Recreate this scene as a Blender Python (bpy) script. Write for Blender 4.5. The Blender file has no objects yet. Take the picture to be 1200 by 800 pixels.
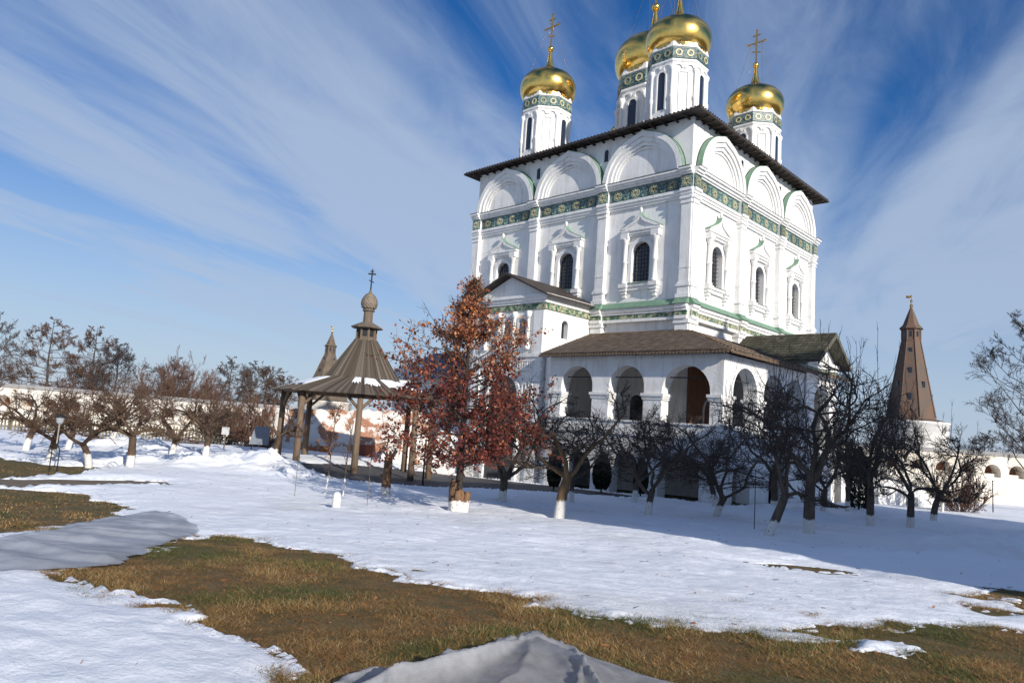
import bpy, bmesh, math, random
import numpy as np
from mathutils import Vector, Matrix
PI = math.pi
SC = bpy.context.scene
COL = SC.collection
# ------------------------------------------------------------------ camera
CAM = np.array([23.0526, -39.6285, 3.5])
YAW, PITCH, ROLL, FPX = math.radians(44.06), math.radians(6.67), math.radians(3.95), 826.68
R2 = np.array([math.cos(YAW), math.sin(YAW)]); F2 = np.array([-math.sin(YAW), math.cos(YAW)])
fw = Vector((F2[0]*math.cos(PITCH), F2[1]*math.cos(PITCH), math.sin(PITCH)))
rt = Vector((R2[0], R2[1], 0)); up = rt.cross(fw)
cx_ = rt*math.cos(ROLL)+up*math.sin(ROLL); cy_ = -rt*math.sin(ROLL)+up*math.cos(ROLL)
cam = bpy.data.cameras.new('camera'); camo = bpy.data.objects.new('camera', cam); COL.objects.link(camo)
m3 = Matrix((cx_, cy_, -fw)).transposed()
camo.matrix_world = Matrix.Translation(Vector(CAM)) @ m3.to_4x4()
cam.sensor_width = 36.0; cam.lens = FPX/1200*36; cam.clip_end = 2000; cam.clip_start = .1
SC.camera = camo
# ------------------------------------------------------------------ sky and sun
SUN_A, SUN_E = math.radians(14.5), math.radians(22.0)
SDIR = Vector((math.cos(SUN_A)*math.cos(SUN_E), -math.sin(SUN_A)*math.cos(SUN_E), math.sin(SUN_E)))
sl = bpy.data.lights.new('sun', 'SUN'); sl.energy = 4.6; sl.angle = math.radians(.53); sl.color = (1, .93, .83)
so = bpy.data.objects.new('sun', sl); COL.objects.link(so); so.rotation_euler = SDIR.to_track_quat('Z', 'Y').to_euler(); so.location = SDIR*60
W = bpy.data.worlds.new('World'); SC.world = W; W.use_nodes = True
nt = W.node_tree; nt.nodes.clear()
def N(t, **k):
    n = nt.nodes.new(t)
    for a, b in k.items(): setattr(n, a, b)
    return n
def math_(op, a, b=None, clamp=False):
    n = N('ShaderNodeMath', operation=op, use_clamp=clamp)
    for i, v in enumerate((a, b)):
        if v is None: continue
        if isinstance(v, (int, float)): n.inputs[i].default_value = v
        else: nt.links.new(v, n.inputs[i])
    return n.outputs[0]
sky = N('ShaderNodeTexSky', sky_type='NISHITA', sun_disc=False, sun_elevation=SUN_E, sun_rotation=PI/2+SUN_A, altitude=200, air_density=1.0, dust_density=.2, ozone_density=3.0)
tc = N('ShaderNodeTexCoord'); sep = N('ShaderNodeSeparateXYZ'); nt.links.new(tc.outputs['Generated'], sep.inputs[0])
zc = math_('ADD', math_('MAXIMUM', sep.outputs[2], 0.0), .055)
SA = math.radians(17); ST = F2*math.cos(SA)+R2*math.sin(SA); SPp = R2*math.cos(SA)-F2*math.sin(SA)
def dot2(v): return math_('DIVIDE', math_('ADD', math_('MULTIPLY', sep.outputs[0], float(v[0])), math_('MULTIPLY', sep.outputs[1], float(v[1]))), zc)
al, ac = dot2(ST), dot2(SPp)
def cloud(sa, sc_, seed, detail, dist, rough=.55):
    cb = N('ShaderNodeCombineXYZ'); nt.links.new(math_('MULTIPLY', al, sa), cb.inputs[0]); nt.links.new(math_('MULTIPLY', ac, sc_), cb.inputs[1]); cb.inputs[2].default_value = seed
    n = N('ShaderNodeTexNoise'); n.inputs['Scale'].default_value = 1; n.inputs['Detail'].default_value = detail; n.inputs['Roughness'].default_value = rough; n.inputs['Distortion'].default_value = dist
    nt.links.new(cb.outputs[0], n.inputs['Vector']); return n.outputs[0]
c1 = cloud(.25, 1.25, 7.7, 4, .45, .48); c2 = cloud(1.0, 3.6, 8.1, 8, .9, .64); c3 = cloud(.20, .30, 2.2, 1, .1, .5)
cs = math_('ADD', math_('ADD', math_('MULTIPLY', c1, 1.0), math_('MULTIPLY', c2, .30)), math_('MULTIPLY', c3, .5))
lowc = N('ShaderNodeMapRange', interpolation_type='SMOOTHSTEP'); nt.links.new(sep.outputs[2], lowc.inputs[0]); lowc.inputs[1].default_value = .45; lowc.inputs[2].default_value = .05; lowc.inputs[3].default_value = 0; lowc.inputs[4].default_value = .13
cs = math_('ADD', cs, lowc.outputs[0])
cr = N('ShaderNodeMapRange', interpolation_type='SMOOTHSTEP'); nt.links.new(cs, cr.inputs[0]); cr.inputs[1].default_value = .77; cr.inputs[2].default_value = 1.10
hz = N('ShaderNodeMapRange', interpolation_type='SMOOTHSTEP'); nt.links.new(sep.outputs[2], hz.inputs[0]); hz.inputs[1].default_value = .42; hz.inputs[2].default_value = .0; hz.inputs[3].default_value = 0; hz.inputs[4].default_value = .88
fac = math_('MAXIMUM', math_('MULTIPLY', cr.outputs[0], .84), hz.outputs[0])
hs = N('ShaderNodeHueSaturation'); hs.inputs['Saturation'].default_value = 1.36; hs.inputs['Value'].default_value = 1.0; hs.inputs['Hue'].default_value = .512; nt.links.new(sky.outputs[0], hs.inputs['Color'])
mx = N('ShaderNodeMix', data_type='RGBA'); nt.links.new(fac, mx.inputs[0]); nt.links.new(hs.outputs[0], mx.inputs[6]); mx.inputs[7].default_value = (3.9, 4.8, 6.3, 1)
bg = N('ShaderNodeBackground'); bg.inputs[1].default_value = .094; nt.links.new(mx.outputs[2], bg.inputs[0])
wo = N('ShaderNodeOutputWorld'); nt.links.new(bg.outputs[0], wo.inputs[0])
SC.view_settings.view_transform = 'Standard'; SC.view_settings.look = 'None'; SC.view_settings.exposure = .25; SC.view_settings.gamma = 1; SC.view_settings.use_curve_mapping = False
SC.render.engine = 'CYCLES'; SC.render.resolution_x = 1024; SC.render.resolution_y = 682
# ------------------------------------------------------------------ materials
MAT = {}
def mat(name, col, rough=.8, col2=None, scale=4., bump=0., bscale=30., metal=0., spec=.3, detail=6, lo=.35, hi=.65, stretch=(1, 1, 1), attr=None, trans=0., bdist=.02):
    m = bpy.data.materials.new(name); m.use_nodes = True; t = m.node_tree; b = t.nodes['Principled BSDF']
    b.inputs['Roughness'].default_value = rough; b.inputs['Metallic'].default_value = metal; b.inputs['Specular IOR Level'].default_value = spec
    b.inputs['Base Color'].default_value = (*col, 1)
    tcn = t.nodes.new('ShaderNodeTexCoord'); mp = t.nodes.new('ShaderNodeMapping'); mp.inputs['Scale'].default_value = stretch
    t.links.new(tcn.outputs['Object'], mp.inputs[0])
    if col2:
        n = t.nodes.new('ShaderNodeTexNoise'); n.inputs['Scale'].default_value = scale; n.inputs['Detail'].default_value = detail; n.inputs['Roughness'].default_value = .6
        t.links.new(mp.outputs[0], n.inputs[0])
        mr = t.nodes.new('ShaderNodeMapRange'); mr.inputs[1].default_value = lo; mr.inputs[2].default_value = hi; t.links.new(n.outputs[0], mr.inputs[0])
        mi = t.nodes.new('ShaderNodeMix'); mi.data_type = 'RGBA'; mi.inputs[6].default_value = (*col, 1); mi.inputs[7].default_value = (*col2, 1)
        t.links.new(mr.outputs[0], mi.inputs[0]); t.links.new(mi.outputs[2], b.inputs['Base Color'])
    if attr:
        a = t.nodes.new('ShaderNodeAttribute'); a.attribute_name = attr; t.links.new(a.outputs[0], b.inputs['Base Color'])
    if bump:
        n2 = t.nodes.new('ShaderNodeTexNoise'); n2.inputs['Scale'].default_value = bscale; n2.inputs['Detail'].default_value = 5; t.links.new(mp.outputs[0], n2.inputs[0])
        bu = t.nodes.new('ShaderNodeBump'); bu.inputs['Strength'].default_value = bump; bu.inputs['Distance'].default_value = bdist; t.links.new(n2.outputs[0], bu.inputs['Height']); t.links.new(bu.outputs[0], b.inputs['Normal'])
    if trans:
        tr = t.nodes.new('ShaderNodeBsdfTranslucent'); ms = t.nodes.new('ShaderNodeMixShader'); ms.inputs[0].default_value = trans
        src = b.inputs['Base Color'].links[0].from_socket if b.inputs['Base Color'].links else None
        if src: t.links.new(src, tr.inputs[0])
        else: tr.inputs[0].default_value = (*col, 1)
        t.links.new(b.outputs[0], ms.inputs[1]); t.links.new(tr.outputs[0], ms.inputs[2]); t.links.new(ms.outputs[0], t.nodes['Material Output'].inputs[0])
    MAT[name] = m; return m
def plaster_mat():
    m = mat('plaster', (.80, .795, .78), .88, (.71, .705, .69), .9, .5, 7., lo=.4, hi=.75, bdist=.03); t = m.node_tree; b = t.nodes['Principled BSDF']; L = t.links.new; src = b.inputs['Base Color'].links[0].from_socket
    tcn = t.nodes.new('ShaderNodeTexCoord'); mp = t.nodes.new('ShaderNodeMapping'); mp.inputs['Scale'].default_value = (1.6, 1.6, .16); L(tcn.outputs['Object'], mp.inputs[0])
    n = t.nodes.new('ShaderNodeTexNoise'); n.inputs['Scale'].default_value = 1.5; n.inputs['Detail'].default_value = 7; n.inputs['Roughness'].default_value = .68; L(mp.outputs[0], n.inputs[0])
    mr = t.nodes.new('ShaderNodeMapRange'); mr.inputs[1].default_value = .50; mr.inputs[2].default_value = .74; mr.inputs[4].default_value = .85; L(n.outputs[0], mr.inputs[0])
    mi = t.nodes.new('ShaderNodeMix'); mi.data_type = 'RGBA'; L(mr.outputs[0], mi.inputs[0]); L(src, mi.inputs[6]); mi.inputs[7].default_value = (.50, .49, .46, 1)
    n3 = t.nodes.new('ShaderNodeTexNoise'); n3.inputs['Scale'].default_value = .55; n3.inputs['Detail'].default_value = 9; L(tcn.outputs['Object'], n3.inputs[0]); r3 = t.nodes.new('ShaderNodeMapRange'); r3.inputs[1].default_value = .62; r3.inputs[2].default_value = .66; r3.inputs[4].default_value = .35; L(n3.outputs[0], r3.inputs[0])
    m3_ = t.nodes.new('ShaderNodeMix'); m3_.data_type = 'RGBA'; L(r3.outputs[0], m3_.inputs[0]); L(mi.outputs[2], m3_.inputs[6]); m3_.inputs[7].default_value = (.62, .60, .56, 1); L(m3_.outputs[2], b.inputs['Base Color'])
plaster_mat()
mat('plaster_old', (.74, .71, .66), .9, (.50, .42, .33), 1.1, .6, 5., lo=.48, hi=.75, bdist=.04)
mat('green_metal', (.13, .24, .16), .55, (.19, .30, .22), 3.)
mat('roof_dark', (.035, .028, .024), .6, (.06, .045, .038), 5., .4, 20.)
mat('rafter', (.05, .035, .027), .8)
mat('shingle', (.115, .082, .058), .75, (.19, .135, .09), 2.2, .5, 24., stretch=(3, 3, 1.2))
mat('shingle_green', (.075, .072, .05), .75, (.12, .115, .085), 2.5, .5, 24.)
mat('gold', (1.0, .68, .20), .2, (.92, .56, .13), 3., .25, 4., metal=1.0, bdist=.05)
mat('gold_cross', (.75, .48, .18), .35, metal=1.0)
mat('glass', (.012, .014, .022), .12, spec=.7)
mat('iron', (.02, .02, .022), .6)
mat('grille', (.10, .10, .11), .7)
mat('oldwood', (.105, .082, .062), .85, (.19, .155, .12), 4., .5, 30., stretch=(1, 1, .25), lo=.3, hi=.7)
mat('oldwood_post', (.115, .085, .062), .85, (.20, .14, .095), 6., .5, 30., stretch=(3, 3, .3))
mat('oldwood_light', (.26, .215, .165), .7, (.15, .12, .09), 9.)
mat('orange_wood', (.30, .135, .065), .75, (.19, .085, .045), 5., .3, 20., stretch=(4, 4, .4))
mat('tower_tent', (.155, .095, .068), .85, (.115, .092, .075), .9, .5, 14., lo=.40, hi=.62)
mat('tower_tent_grey', (.16, .125, .092), .85, (.10, .08, .062), 1.2, .5, 14.)
mat('tower_white', (.72, .71, .69), .9, (.52, .48, .43), .8, .6, 3., lo=.5, hi=.75)
mat('asphalt', (.055, .055, .062), .7, (.085, .083, .085), 2., .3, 60.)
mat('dirt_path', (.13, .10, .07), .9, (.20, .155, .11), 2., .4, 30.)
mat('bluetin', (.09, .13, .20), .45, (.13, .18, .26), 2.)
mat('bark', (.045, .036, .03), .9, (.085, .066, .05), 9., .7, 25., stretch=(1, 1, .3))
mat('bark_gold', (.16, .10, .05), .9, (.07, .05, .032), 7., .7, 25., stretch=(1, 1, .4))
mat('twig', (.078, .058, .046), .85); mat('twig_dark', (.036, .027, .023), .85); mat('twig_brown', (.10, .062, .042), .85); mat('twig_red', (.125, .070, .050), .85); mat('twig_grey', (.085, .072, .070), .85)
mat('stubwood', (.30, .17, .085), .85, (.14, .085, .05), 8., .6, 20.)
mat('whitewash', (.74, .73, .70), .9, (.45, .40, .34), 7., .4, 30., lo=.5, hi=.75)
mat('leaf', (.3, .1, .05), .7, attr='Col', trans=.3)
mat('grass', (.2, .15, .06), .85, attr='Col', trans=.25)
mat('turf', (.15, .105, .046), .95, (.085, .075, .03), 2.6, .9, 45., lo=.38, hi=.62, detail=9)
mat('thuja', (.012, .020, .010), .85, (.025, .035, .016), 8.)
mat('fabric', (.50, .535, .59), .7, (.34, .365, .41), 2.2, .45, 70., trans=.25, lo=.3, hi=.7)
mat('fabric_white', (.60, .61, .64), .55, (.42, .43, .46), 7., .5, 110., trans=.35, lo=.35, hi=.65, detail=9)
mat('fence_paint', (.24, .21, .13), .85, (.14, .12, .08), 2.); mat('sheet_grey', (.19, .21, .24), .5); mat('sign_white', (.5, .5, .5), .6); mat('lamp_glass', (.32, .34, .36), .25)
mat('redbox', (.20, .06, .035), .7); mat('clay', (.34, .13, .05), .8); mat('concrete', (.40, .38, .35), .9, (.28, .26, .24), 3., .4, 20.)
mat('deadleaf', (.22, .09, .035), .8)
for nm, tf in (('fabric', .18), ('fabric_white', .30)):
    t = MAT[nm].node_tree; out = t.nodes['Material Output']; src = out.inputs[0].links[0].from_socket; tp_ = t.nodes.new('ShaderNodeBsdfTransparent'); ms_ = t.nodes.new('ShaderNodeMixShader'); ms_.inputs[0].default_value = tf; t.links.new(src, ms_.inputs[1]); t.links.new(tp_.outputs[0], ms_.inputs[2]); t.links.new(ms_.outputs[0], out.inputs[0])
# snow: white with faint grime and crust relief
def snow_mat():
    m = mat('snow', (.84, .87, .92), .75, spec=.3); t = m.node_tree; b = t.nodes['Principled BSDF']
    tcn = t.nodes.new('ShaderNodeTexCoord'); L = t.links.new
    def noise(s, d, st=(1, 1, 1), ro=.6):
        mp = t.nodes.new('ShaderNodeMapping'); mp.inputs['Scale'].default_value = st; mp.inputs['Rotation'].default_value = (0, 0, -.25); L(tcn.outputs['Object'], mp.inputs[0])
        n = t.nodes.new('ShaderNodeTexNoise'); n.inputs['Scale'].default_value = s; n.inputs['Detail'].default_value = d; n.inputs['Roughness'].default_value = ro; L(mp.outputs[0], n.inputs[0]); return n.outputs[0]
    a = noise(2.2, 8, (1, 1.6, 1), .68); c = noise(.35, 4); g = noise(26, 4)
    mr = t.nodes.new('ShaderNodeMapRange'); L(c, mr.inputs[0]); mr.inputs[1].default_value = .52; mr.inputs[2].default_value = .82
    mi = t.nodes.new('ShaderNodeMix'); mi.data_type = 'RGBA'; L(mr.outputs[0], mi.inputs[0]); mi.inputs[6].default_value = (.84, .87, .92, 1); mi.inputs[7].default_value = (.66, .65, .64, 1)
    # specks of dirt
    sp = t.nodes.new('ShaderNodeMapRange'); L(g, sp.inputs[0]); sp.inputs[1].default_value = .70; sp.inputs[2].default_value = .76
    m2 = t.nodes.new('ShaderNodeMix'); m2.data_type = 'RGBA'; L(sp.outputs[0], m2.inputs[0]); L(mi.outputs[2], m2.inputs[6]); m2.inputs[7].default_value = (.45, .42, .38, 1)
    L(m2.outputs[2], b.inputs['Base Color'])
    ad = t.nodes.new('ShaderNodeMath'); ad.operation = 'MULTIPLY_ADD'; L(g, ad.inputs[0]); ad.inputs[1].default_value = .12; L(a, ad.inputs[2])
    bu = t.nodes.new('ShaderNodeBump'); bu.inputs['Strength'].default_value = .55; bu.inputs['Distance'].default_value = .10; L(ad.outputs[0], bu.inputs['Height']); L(bu.outputs[0], b.inputs['Normal'])
snow_mat()
# trunk bark with a whitewashed foot (paint up to about .6 m, ragged edge)
def trunk_mat(name, c1, c2, zp):
    m = mat(name, c1, .9, c2, 8., .7, 25., stretch=(1, 1, .35)); t = m.node_tree; b = t.nodes['Principled BSDF']; L = t.links.new
    src = b.inputs['Base Color'].links[0].from_socket
    g = t.nodes.new('ShaderNodeTexCoord'); s = t.nodes.new('ShaderNodeSeparateXYZ'); L(g.outputs['Object'], s.inputs[0])
    n = t.nodes.new('ShaderNodeTexNoise'); n.inputs['Scale'].default_value = 9; L(g.outputs['Object'], n.inputs[0])
    a = t.nodes.new('ShaderNodeMath'); a.operation = 'MULTIPLY_ADD'; L(n.outputs[0], a.inputs[0]); a.inputs[1].default_value = .25; L(s.outputs[2], a.inputs[2])
    mr = t.nodes.new('ShaderNodeMapRange'); L(a.outputs[0], mr.inputs[0]); mr.inputs[1].default_value = zp+.10; mr.inputs[2].default_value = zp+.16
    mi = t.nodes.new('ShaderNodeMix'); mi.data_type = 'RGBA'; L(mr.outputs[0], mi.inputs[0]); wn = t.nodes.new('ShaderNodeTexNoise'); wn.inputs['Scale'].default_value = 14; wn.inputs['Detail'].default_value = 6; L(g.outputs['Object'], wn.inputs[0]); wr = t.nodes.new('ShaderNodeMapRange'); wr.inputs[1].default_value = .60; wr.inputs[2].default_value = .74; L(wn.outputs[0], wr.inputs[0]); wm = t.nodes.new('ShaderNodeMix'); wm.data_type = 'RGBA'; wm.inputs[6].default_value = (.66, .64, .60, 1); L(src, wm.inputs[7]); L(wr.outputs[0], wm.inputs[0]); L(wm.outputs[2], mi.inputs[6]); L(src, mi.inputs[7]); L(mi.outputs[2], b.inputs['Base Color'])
trunk_mat('trunk', (.06, .047, .037), (.125, .097, .07), .55)
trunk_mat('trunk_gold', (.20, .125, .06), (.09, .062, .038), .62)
trunk_mat('trunk_brown', (.11, .068, .04), (.06, .042, .03), .55)
# ceramic tile: teal ground with leafy veins
m = mat('tile_teal', (.03, .07, .085), .4, (.19, .28, .23), 8., .3, 12., spec=.5, lo=.46, hi=.60)
mat('tile_yellow', (.50, .42, .20), .4, (.60, .54, .36), 7., spec=.5); mat('tile_green', (.34, .40, .32), .4, (.12, .20, .16), 9.)
mat('tile_frieze', (.05, .13, .09), .45, (.42, .40, .26), 5., .3, 12., lo=.46, hi=.56)
for nm in ('tile_teal', 'tile_yellow', 'tile_green'):
    t = MAT[nm].node_tree; b = t.nodes['Principled BSDF']; src = b.inputs['Base Color'].links[0].from_socket; oi = t.nodes.new('ShaderNodeObjectInfo'); hs_ = t.nodes.new('ShaderNodeHueSaturation'); mr = t.nodes.new('ShaderNodeMapRange'); mr.inputs[3].default_value = .6; mr.inputs[4].default_value = 1.35; t.links.new(oi.outputs['Random'], mr.inputs[0]); t.links.new(mr.outputs[0], hs_.inputs['Value']); t.links.new(src, hs_.inputs['Color']); t.links.new(hs_.outputs[0], b.inputs['Base Color'])
# ------------------------------------------------------------------ mesh helpers
def mesh_np(name, V, F, smooth=False):
    V = np.asarray(V, np.float32); F = np.asarray(F, np.int32); k = F.shape[1]
    me = bpy.data.meshes.new(name); me.vertices.add(len(V)); me.vertices.foreach_set('co', V.ravel())
    me.loops.add(F.size); me.loops.foreach_set('vertex_index', F.ravel())
    me.polygons.add(len(F)); me.polygons.foreach_set('loop_start', np.arange(0, F.size, k, dtype=np.int32)); me.polygons.foreach_set('loop_total', np.full(len(F), k, np.int32))
    if smooth: me.polygons.foreach_set('use_smooth', np.ones(len(F), bool))
    me.update(); return me
def props(o, label=None, cat=None, group=None, kind=None):
    for k, v in (('label', label), ('category', cat), ('group', group), ('kind', kind)):
        if v: o[k] = v
    return o
def link(name, me, material=None, parent=None, loc=None):
    o = bpy.data.objects.new(name, me); COL.objects.link(o)
    if material and not me.materials: me.materials.append(MAT[material])
    if parent:
        o.parent = parent
        p = parent
        off = Vector((0, 0, 0))
        if p.get('_b'): off = Vector(p['_b'])
        o.matrix_parent_inverse = Matrix.Translation(-off)
    if loc is not None: o.location = loc; o['_b'] = tuple(loc)
    return o
def thing(name, loc, label, cat, group=None):
    o = bpy.data.objects.new(name, None); COL.objects.link(o); o.location = loc; o['_b'] = tuple(float(v) for v in loc); o.empty_display_size = .3
    return props(o, label, cat, group)
WORLD = lambda a, b, c: (a, b, c)
class MB:
    def __init__(s): s.v = []; s.f = []
    def add(s, vs, fs):
        b = len(s.v); s.v += [tuple(map(float, q)) for q in vs]; s.f += [tuple(i+b for i in f) for f in fs]; return s
    def box(s, fn, a0, a1, d0, d1, z0, z1):
        p = [fn(a, d, z) for z in (z0, z1) for d in (d0, d1) for a in (a0, a1)]
        return s.add(p, [(0, 1, 3, 2), (4, 6, 7, 5), (0, 4, 5, 1), (2, 3, 7, 6), (0, 2, 6, 4), (1, 5, 7, 3)])
    def frus(s, fn, lo, hi):   # lo/hi: (a0,a1,d0,d1,z)
        p = [fn(a, d, q[4]) for q in (lo, hi) for d in (q[2], q[3]) for a in (q[0], q[1])]
        return s.add(p, [(0, 1, 3, 2), (4, 6, 7, 5), (0, 4, 5, 1), (2, 3, 7, 6), (0, 2, 6, 4), (1, 5, 7, 3)])
    def extr(s, fn, poly, d0, d1):
        n = len(poly); p = [fn(a, d0, z) for a, z in poly]+[fn(a, d1, z) for a, z in poly]
        return s.add(p, [tuple(range(n)), tuple(range(2*n-1, n-1, -1))]+[(i, (i+1) % n, n+(i+1) % n, n+i) for i in range(n)])
    def prof(s, fn, poly, a0, a1):  # poly in (d,z), swept along a
        n = len(poly); p = [fn(a0, d, z) for d, z in poly]+[fn(a1, d, z) for d, z in poly]
        return s.add(p, [tuple(range(n)), tuple(range(2*n-1, n-1, -1))]+[(i, (i+1) % n, n+(i+1) % n, n+i) for i in range(n)])
    def strip(s, fn, A, B, d0, d1):  # band between 2d polylines A (outer) and B (inner)
        n = len(A); p = [fn(a, d, z) for d in (d0, d1) for Q in (A, B) for a, z in Q]
        f = []
        for i in range(n-1):
            f += [(i, i+1, n+i+1, n+i), (2*n+i, 3*n+i, 3*n+i+1, 2*n+i+1), (i, 2*n+i, 2*n+i+1, i+1), (n+i, n+i+1, 3*n+i+1, 3*n+i)]
        f += [(0, n, 3*n, 2*n), (n-1, 3*n-1, 4*n-1, 2*n-1)]
        return s.add(p, f)
    def lathe(s, cx, cy, pr, n, a0=0., cap=True):
        p = [(cx+r*math.cos(a0+2*PI*k/n), cy+r*math.sin(a0+2*PI*k/n), z) for r, z in pr for k in range(n)]
        f = [(i*n+k, i*n+(k+1) % n, (i+1)*n+(k+1) % n, (i+1)*n+k) for i in range(len(pr)-1) for k in range(n)]
        if cap: f += [tuple(range(n-1, -1, -1)), tuple((len(pr)-1)*n+k for k in range(n))]
        return s.add(p, f)
    def tube(s, p0, p1, r0, r1=None, n=8):
        p0, p1 = Vector(p0), Vector(p1); r1 = r0 if r1 is None else r1
        t = (p1-p0).normalized(); a = t.orthogonal().normalized(); b = t.cross(a)
        p = [q+(a*math.cos(2*PI*k/n)+b*math.sin(2*PI*k/n))*r for q, r in ((p0, r0), (p1, r1)) for k in range(n)]
        return s.add(p, [(k, (k+1) % n, n+(k+1) % n, n+k) for k in range(n)]+[tuple(range(n-1, -1, -1)), tuple(range(n, 2*n))])
    def arch_wall(s, fn, a0, a1, z0, z1, d0, d1, ops, n=12):
        def fb(q):
            b = [fn(a, d0, z) for a, z in q]; t = [fn(a, d1, z) for a, z in q]
            s.add(b, [(0, 1, 2, 3)]); s.add(t, [(3, 2, 1, 0)])
        def rev(p, q): s.add([fn(p[0], d0, p[1]), fn(q[0], d0, q[1]), fn(q[0], d1, q[1]), fn(p[0], d1, p[1])], [(0, 1, 2, 3)])
        cur = a0
        for (a, b, zs, zt) in sorted(ops):
            if a > cur: fb([(cur, z0), (a, z0), (a, z1), (cur, z1)])
            r = (b-a)/2; c = (a+b)/2; zc = zt-r
            pts = [(c-r*math.cos(PI*k/n), zc+r*math.sin(PI*k/n)) for k in range(n+1)]
            for k in range(n):
                p, q = pts[k], pts[k+1]; fb([p, q, (q[0], z1), (p[0], z1)]); rev(p, q)
            if zs > z0: fb([(a, z0), (b, z0), (b, zs), (a, zs)]); rev((a, zs), (b, zs))
            rev((a, zs), (a, zc)); rev((b, zs), (b, zc)); cur = b
        if cur < a1: fb([(cur, z0), (a1, z0), (a1, z1), (cur, z1)])
        rev((a0, z0), (a0, z1)); rev((a1, z0), (a1, z1)); rev((a0, z1), (a1, z1)); rev((a0, z0), (a1, z0)); return s
    def mesh(s, name, smooth=False, fix=True):
        me = bpy.data.meshes.new(name); me.from_pydata(s.v, [], s.f)
        if fix:
            bm = bmesh.new(); bm.from_mesh(me); bmesh.ops.remove_doubles(bm, verts=bm.verts, dist=.0004); bmesh.ops.recalc_face_normals(bm, faces=bm.faces); bm.to_mesh(me); bm.free()
        if smooth: me.polygons.foreach_set('use_smooth', np.ones(len(me.polygons), bool))
        me.update(); return me
    def build(s, name, material, parent=None, smooth=False, loc=None):
        return link(name, s.mesh(name, smooth), material, parent, loc)
def arcpts(c, zc, r, n=20, ogee=0., a0=0., a1=PI):
    out = []
    for k in range(n+1):
        t = a0+(a1-a0)*k/n; x = -math.cos(t)*r; z = math.sin(t)*r
        if ogee: z += ogee*max(0, 1-abs(x)/(r*.22))**1.6
        out.append((c+x, zc+z))
    return out
# ------------------------------------------------------------------ terrain
rng = np.random.default_rng(7)
KD = np.array([-60, 0, 3, 8, 14, 20, 26, 32, 40, 60, 80, 120, 400]); KZ = np.array([-1.5, -1.6, -1.62, -1.85, -2.3, -2.72, -3.0, -3.25, -3.45, -4.2, -4.7, -5, -6.])+3.5
_dd = np.arange(-60, 420, .25); _k = np.exp(-np.linspace(-2.5, 2.5, 25)**2/2); _k /= _k.sum(); _zz = np.convolve(np.pad(np.interp(_dd, KD, KZ), 12, 'edge'), _k, 'valid')
def sst(a, b, x): t = np.clip((x-a)/(b-a), 0, 1); return t*t*(3-2*t)
def rd(x, y): vx, vy = x-CAM[0], y-CAM[1]; return vx*R2[0]+vy*R2[1], vx*F2[0]+vy*F2[1]
def xy(r, d): return CAM[0]+r*R2[0]+d*F2[0], CAM[1]+r*R2[1]+d*F2[1]
def gz(x, y):
    r, d = rd(x, y); return np.interp(d, _dd, _zz)+np.clip(.028*(d-15), 0, .9)*sst(-3, -11, r)
_tab = rng.random((256, 256))
def vn(x, y):
    xi = np.floor(x).astype(int); yi = np.floor(y).astype(int); fx = x-xi; fy = y-yi; fx = fx*fx*(3-2*fx); fy = fy*fy*(3-2*fy)
    T = lambda i, j: _tab[i & 255, j & 255]
    return (T(xi, yi)*(1-fx)+T(xi+1, yi)*fx)*(1-fy)+(T(xi, yi+1)*(1-fx)+T(xi+1, yi+1)*fx)*fy-.5
def fbm(x, y, o=4):
    s = 0; a = 1
    for k in range(o): s = s+a*vn(x*2**k+17*k, y*2**k+31*k); a *= .5
    return s
def sdf(px, py, poly):   # >0 inside
    P = np.array(poly); d = np.full(px.shape, 1e9); ins = np.zeros(px.shape, bool); n = len(P)
    for i in range(n):
        a, b = P[i], P[(i+1) % n]; e = b-a; wx, wy = px-a[0], py-a[1]
        t = np.clip((wx*e[0]+wy*e[1])/(e@e), 0, 1); d = np.minimum(d, np.hypot(wx-t*e[0], wy-t*e[1]))
        c = ((a[1] > py) != (b[1] > py)) & (px < (b[0]-a[0])*(py-a[1])/(b[1]-a[1]+1e-12)+a[0]); ins ^= c
    return np.where(ins, d, -d)
G1 = [(14.64, -37.31), (14.24, -36.74), (12.74, -35.51), (11.37, -34.44), (11.44, -33.74), (13.02, -33.98), (14.61, -33.68), (16.34, -34.27), (17.15, -33.8), (18.24, -33.89), (18.73, -33.81), (19.17, -33.44), (19.76, -33.35), (19.95, -32.68), (20.23, -31.9), (20.89, -31.39), (21.21, -30.37), (21.69, -29.99), (22.33, -29.09), (30, -29), (30, -42), (20.6, -38.6), (18.95, -37.13), (18.37, -36.94), (17.8, -37.01), (17.37, -37.19), (16.69, -37.1), (16.21, -37.28), (15.35, -37.24)]
G2 = [(1.32, -37.0), (1.06, -35.28), (2.17, -33.83), (5.0, -33.7), (6.9, -34.14), (9.16, -35.58), (11.22, -37.21), (12.19, -38.23), (6, -46)]
G3 = [(-11.05, -35.65), (-12.01, -32.85), (-7.84, -32.03), (-7.4, -30.11), (-3.13, -32.43), (-1.74, -34.76), (-1.41, -36.7)]
PATH = [(-1.0, -44), (-1.41, -36.7), (-1.84, -33.45), (-1.11, -30.23), (-0.0, -30.65), (0.65, -34.05), (1.32, -37.0), (2.2, -44)]
ROAD = [(-10.15, -21.4), (-10.8, -17.81), (-13.04, -11.59), (-15.5, -6.0), (-6.46, -6.0), (2.0, -6.5), (2.2, -9.0), (-1.09, -11.38), (-3.37, -16.4), (-3.97, -20.5), (-3.96, -22.9), (-6.57, -22.91)]
HOLE = [(20.68, -27.68), (20.59, -25.44), (20.93, -24.6), (21.65, -24.96), (21.93, -27.97), (21.48, -28.53), (21.22, -29.05)]
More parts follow.
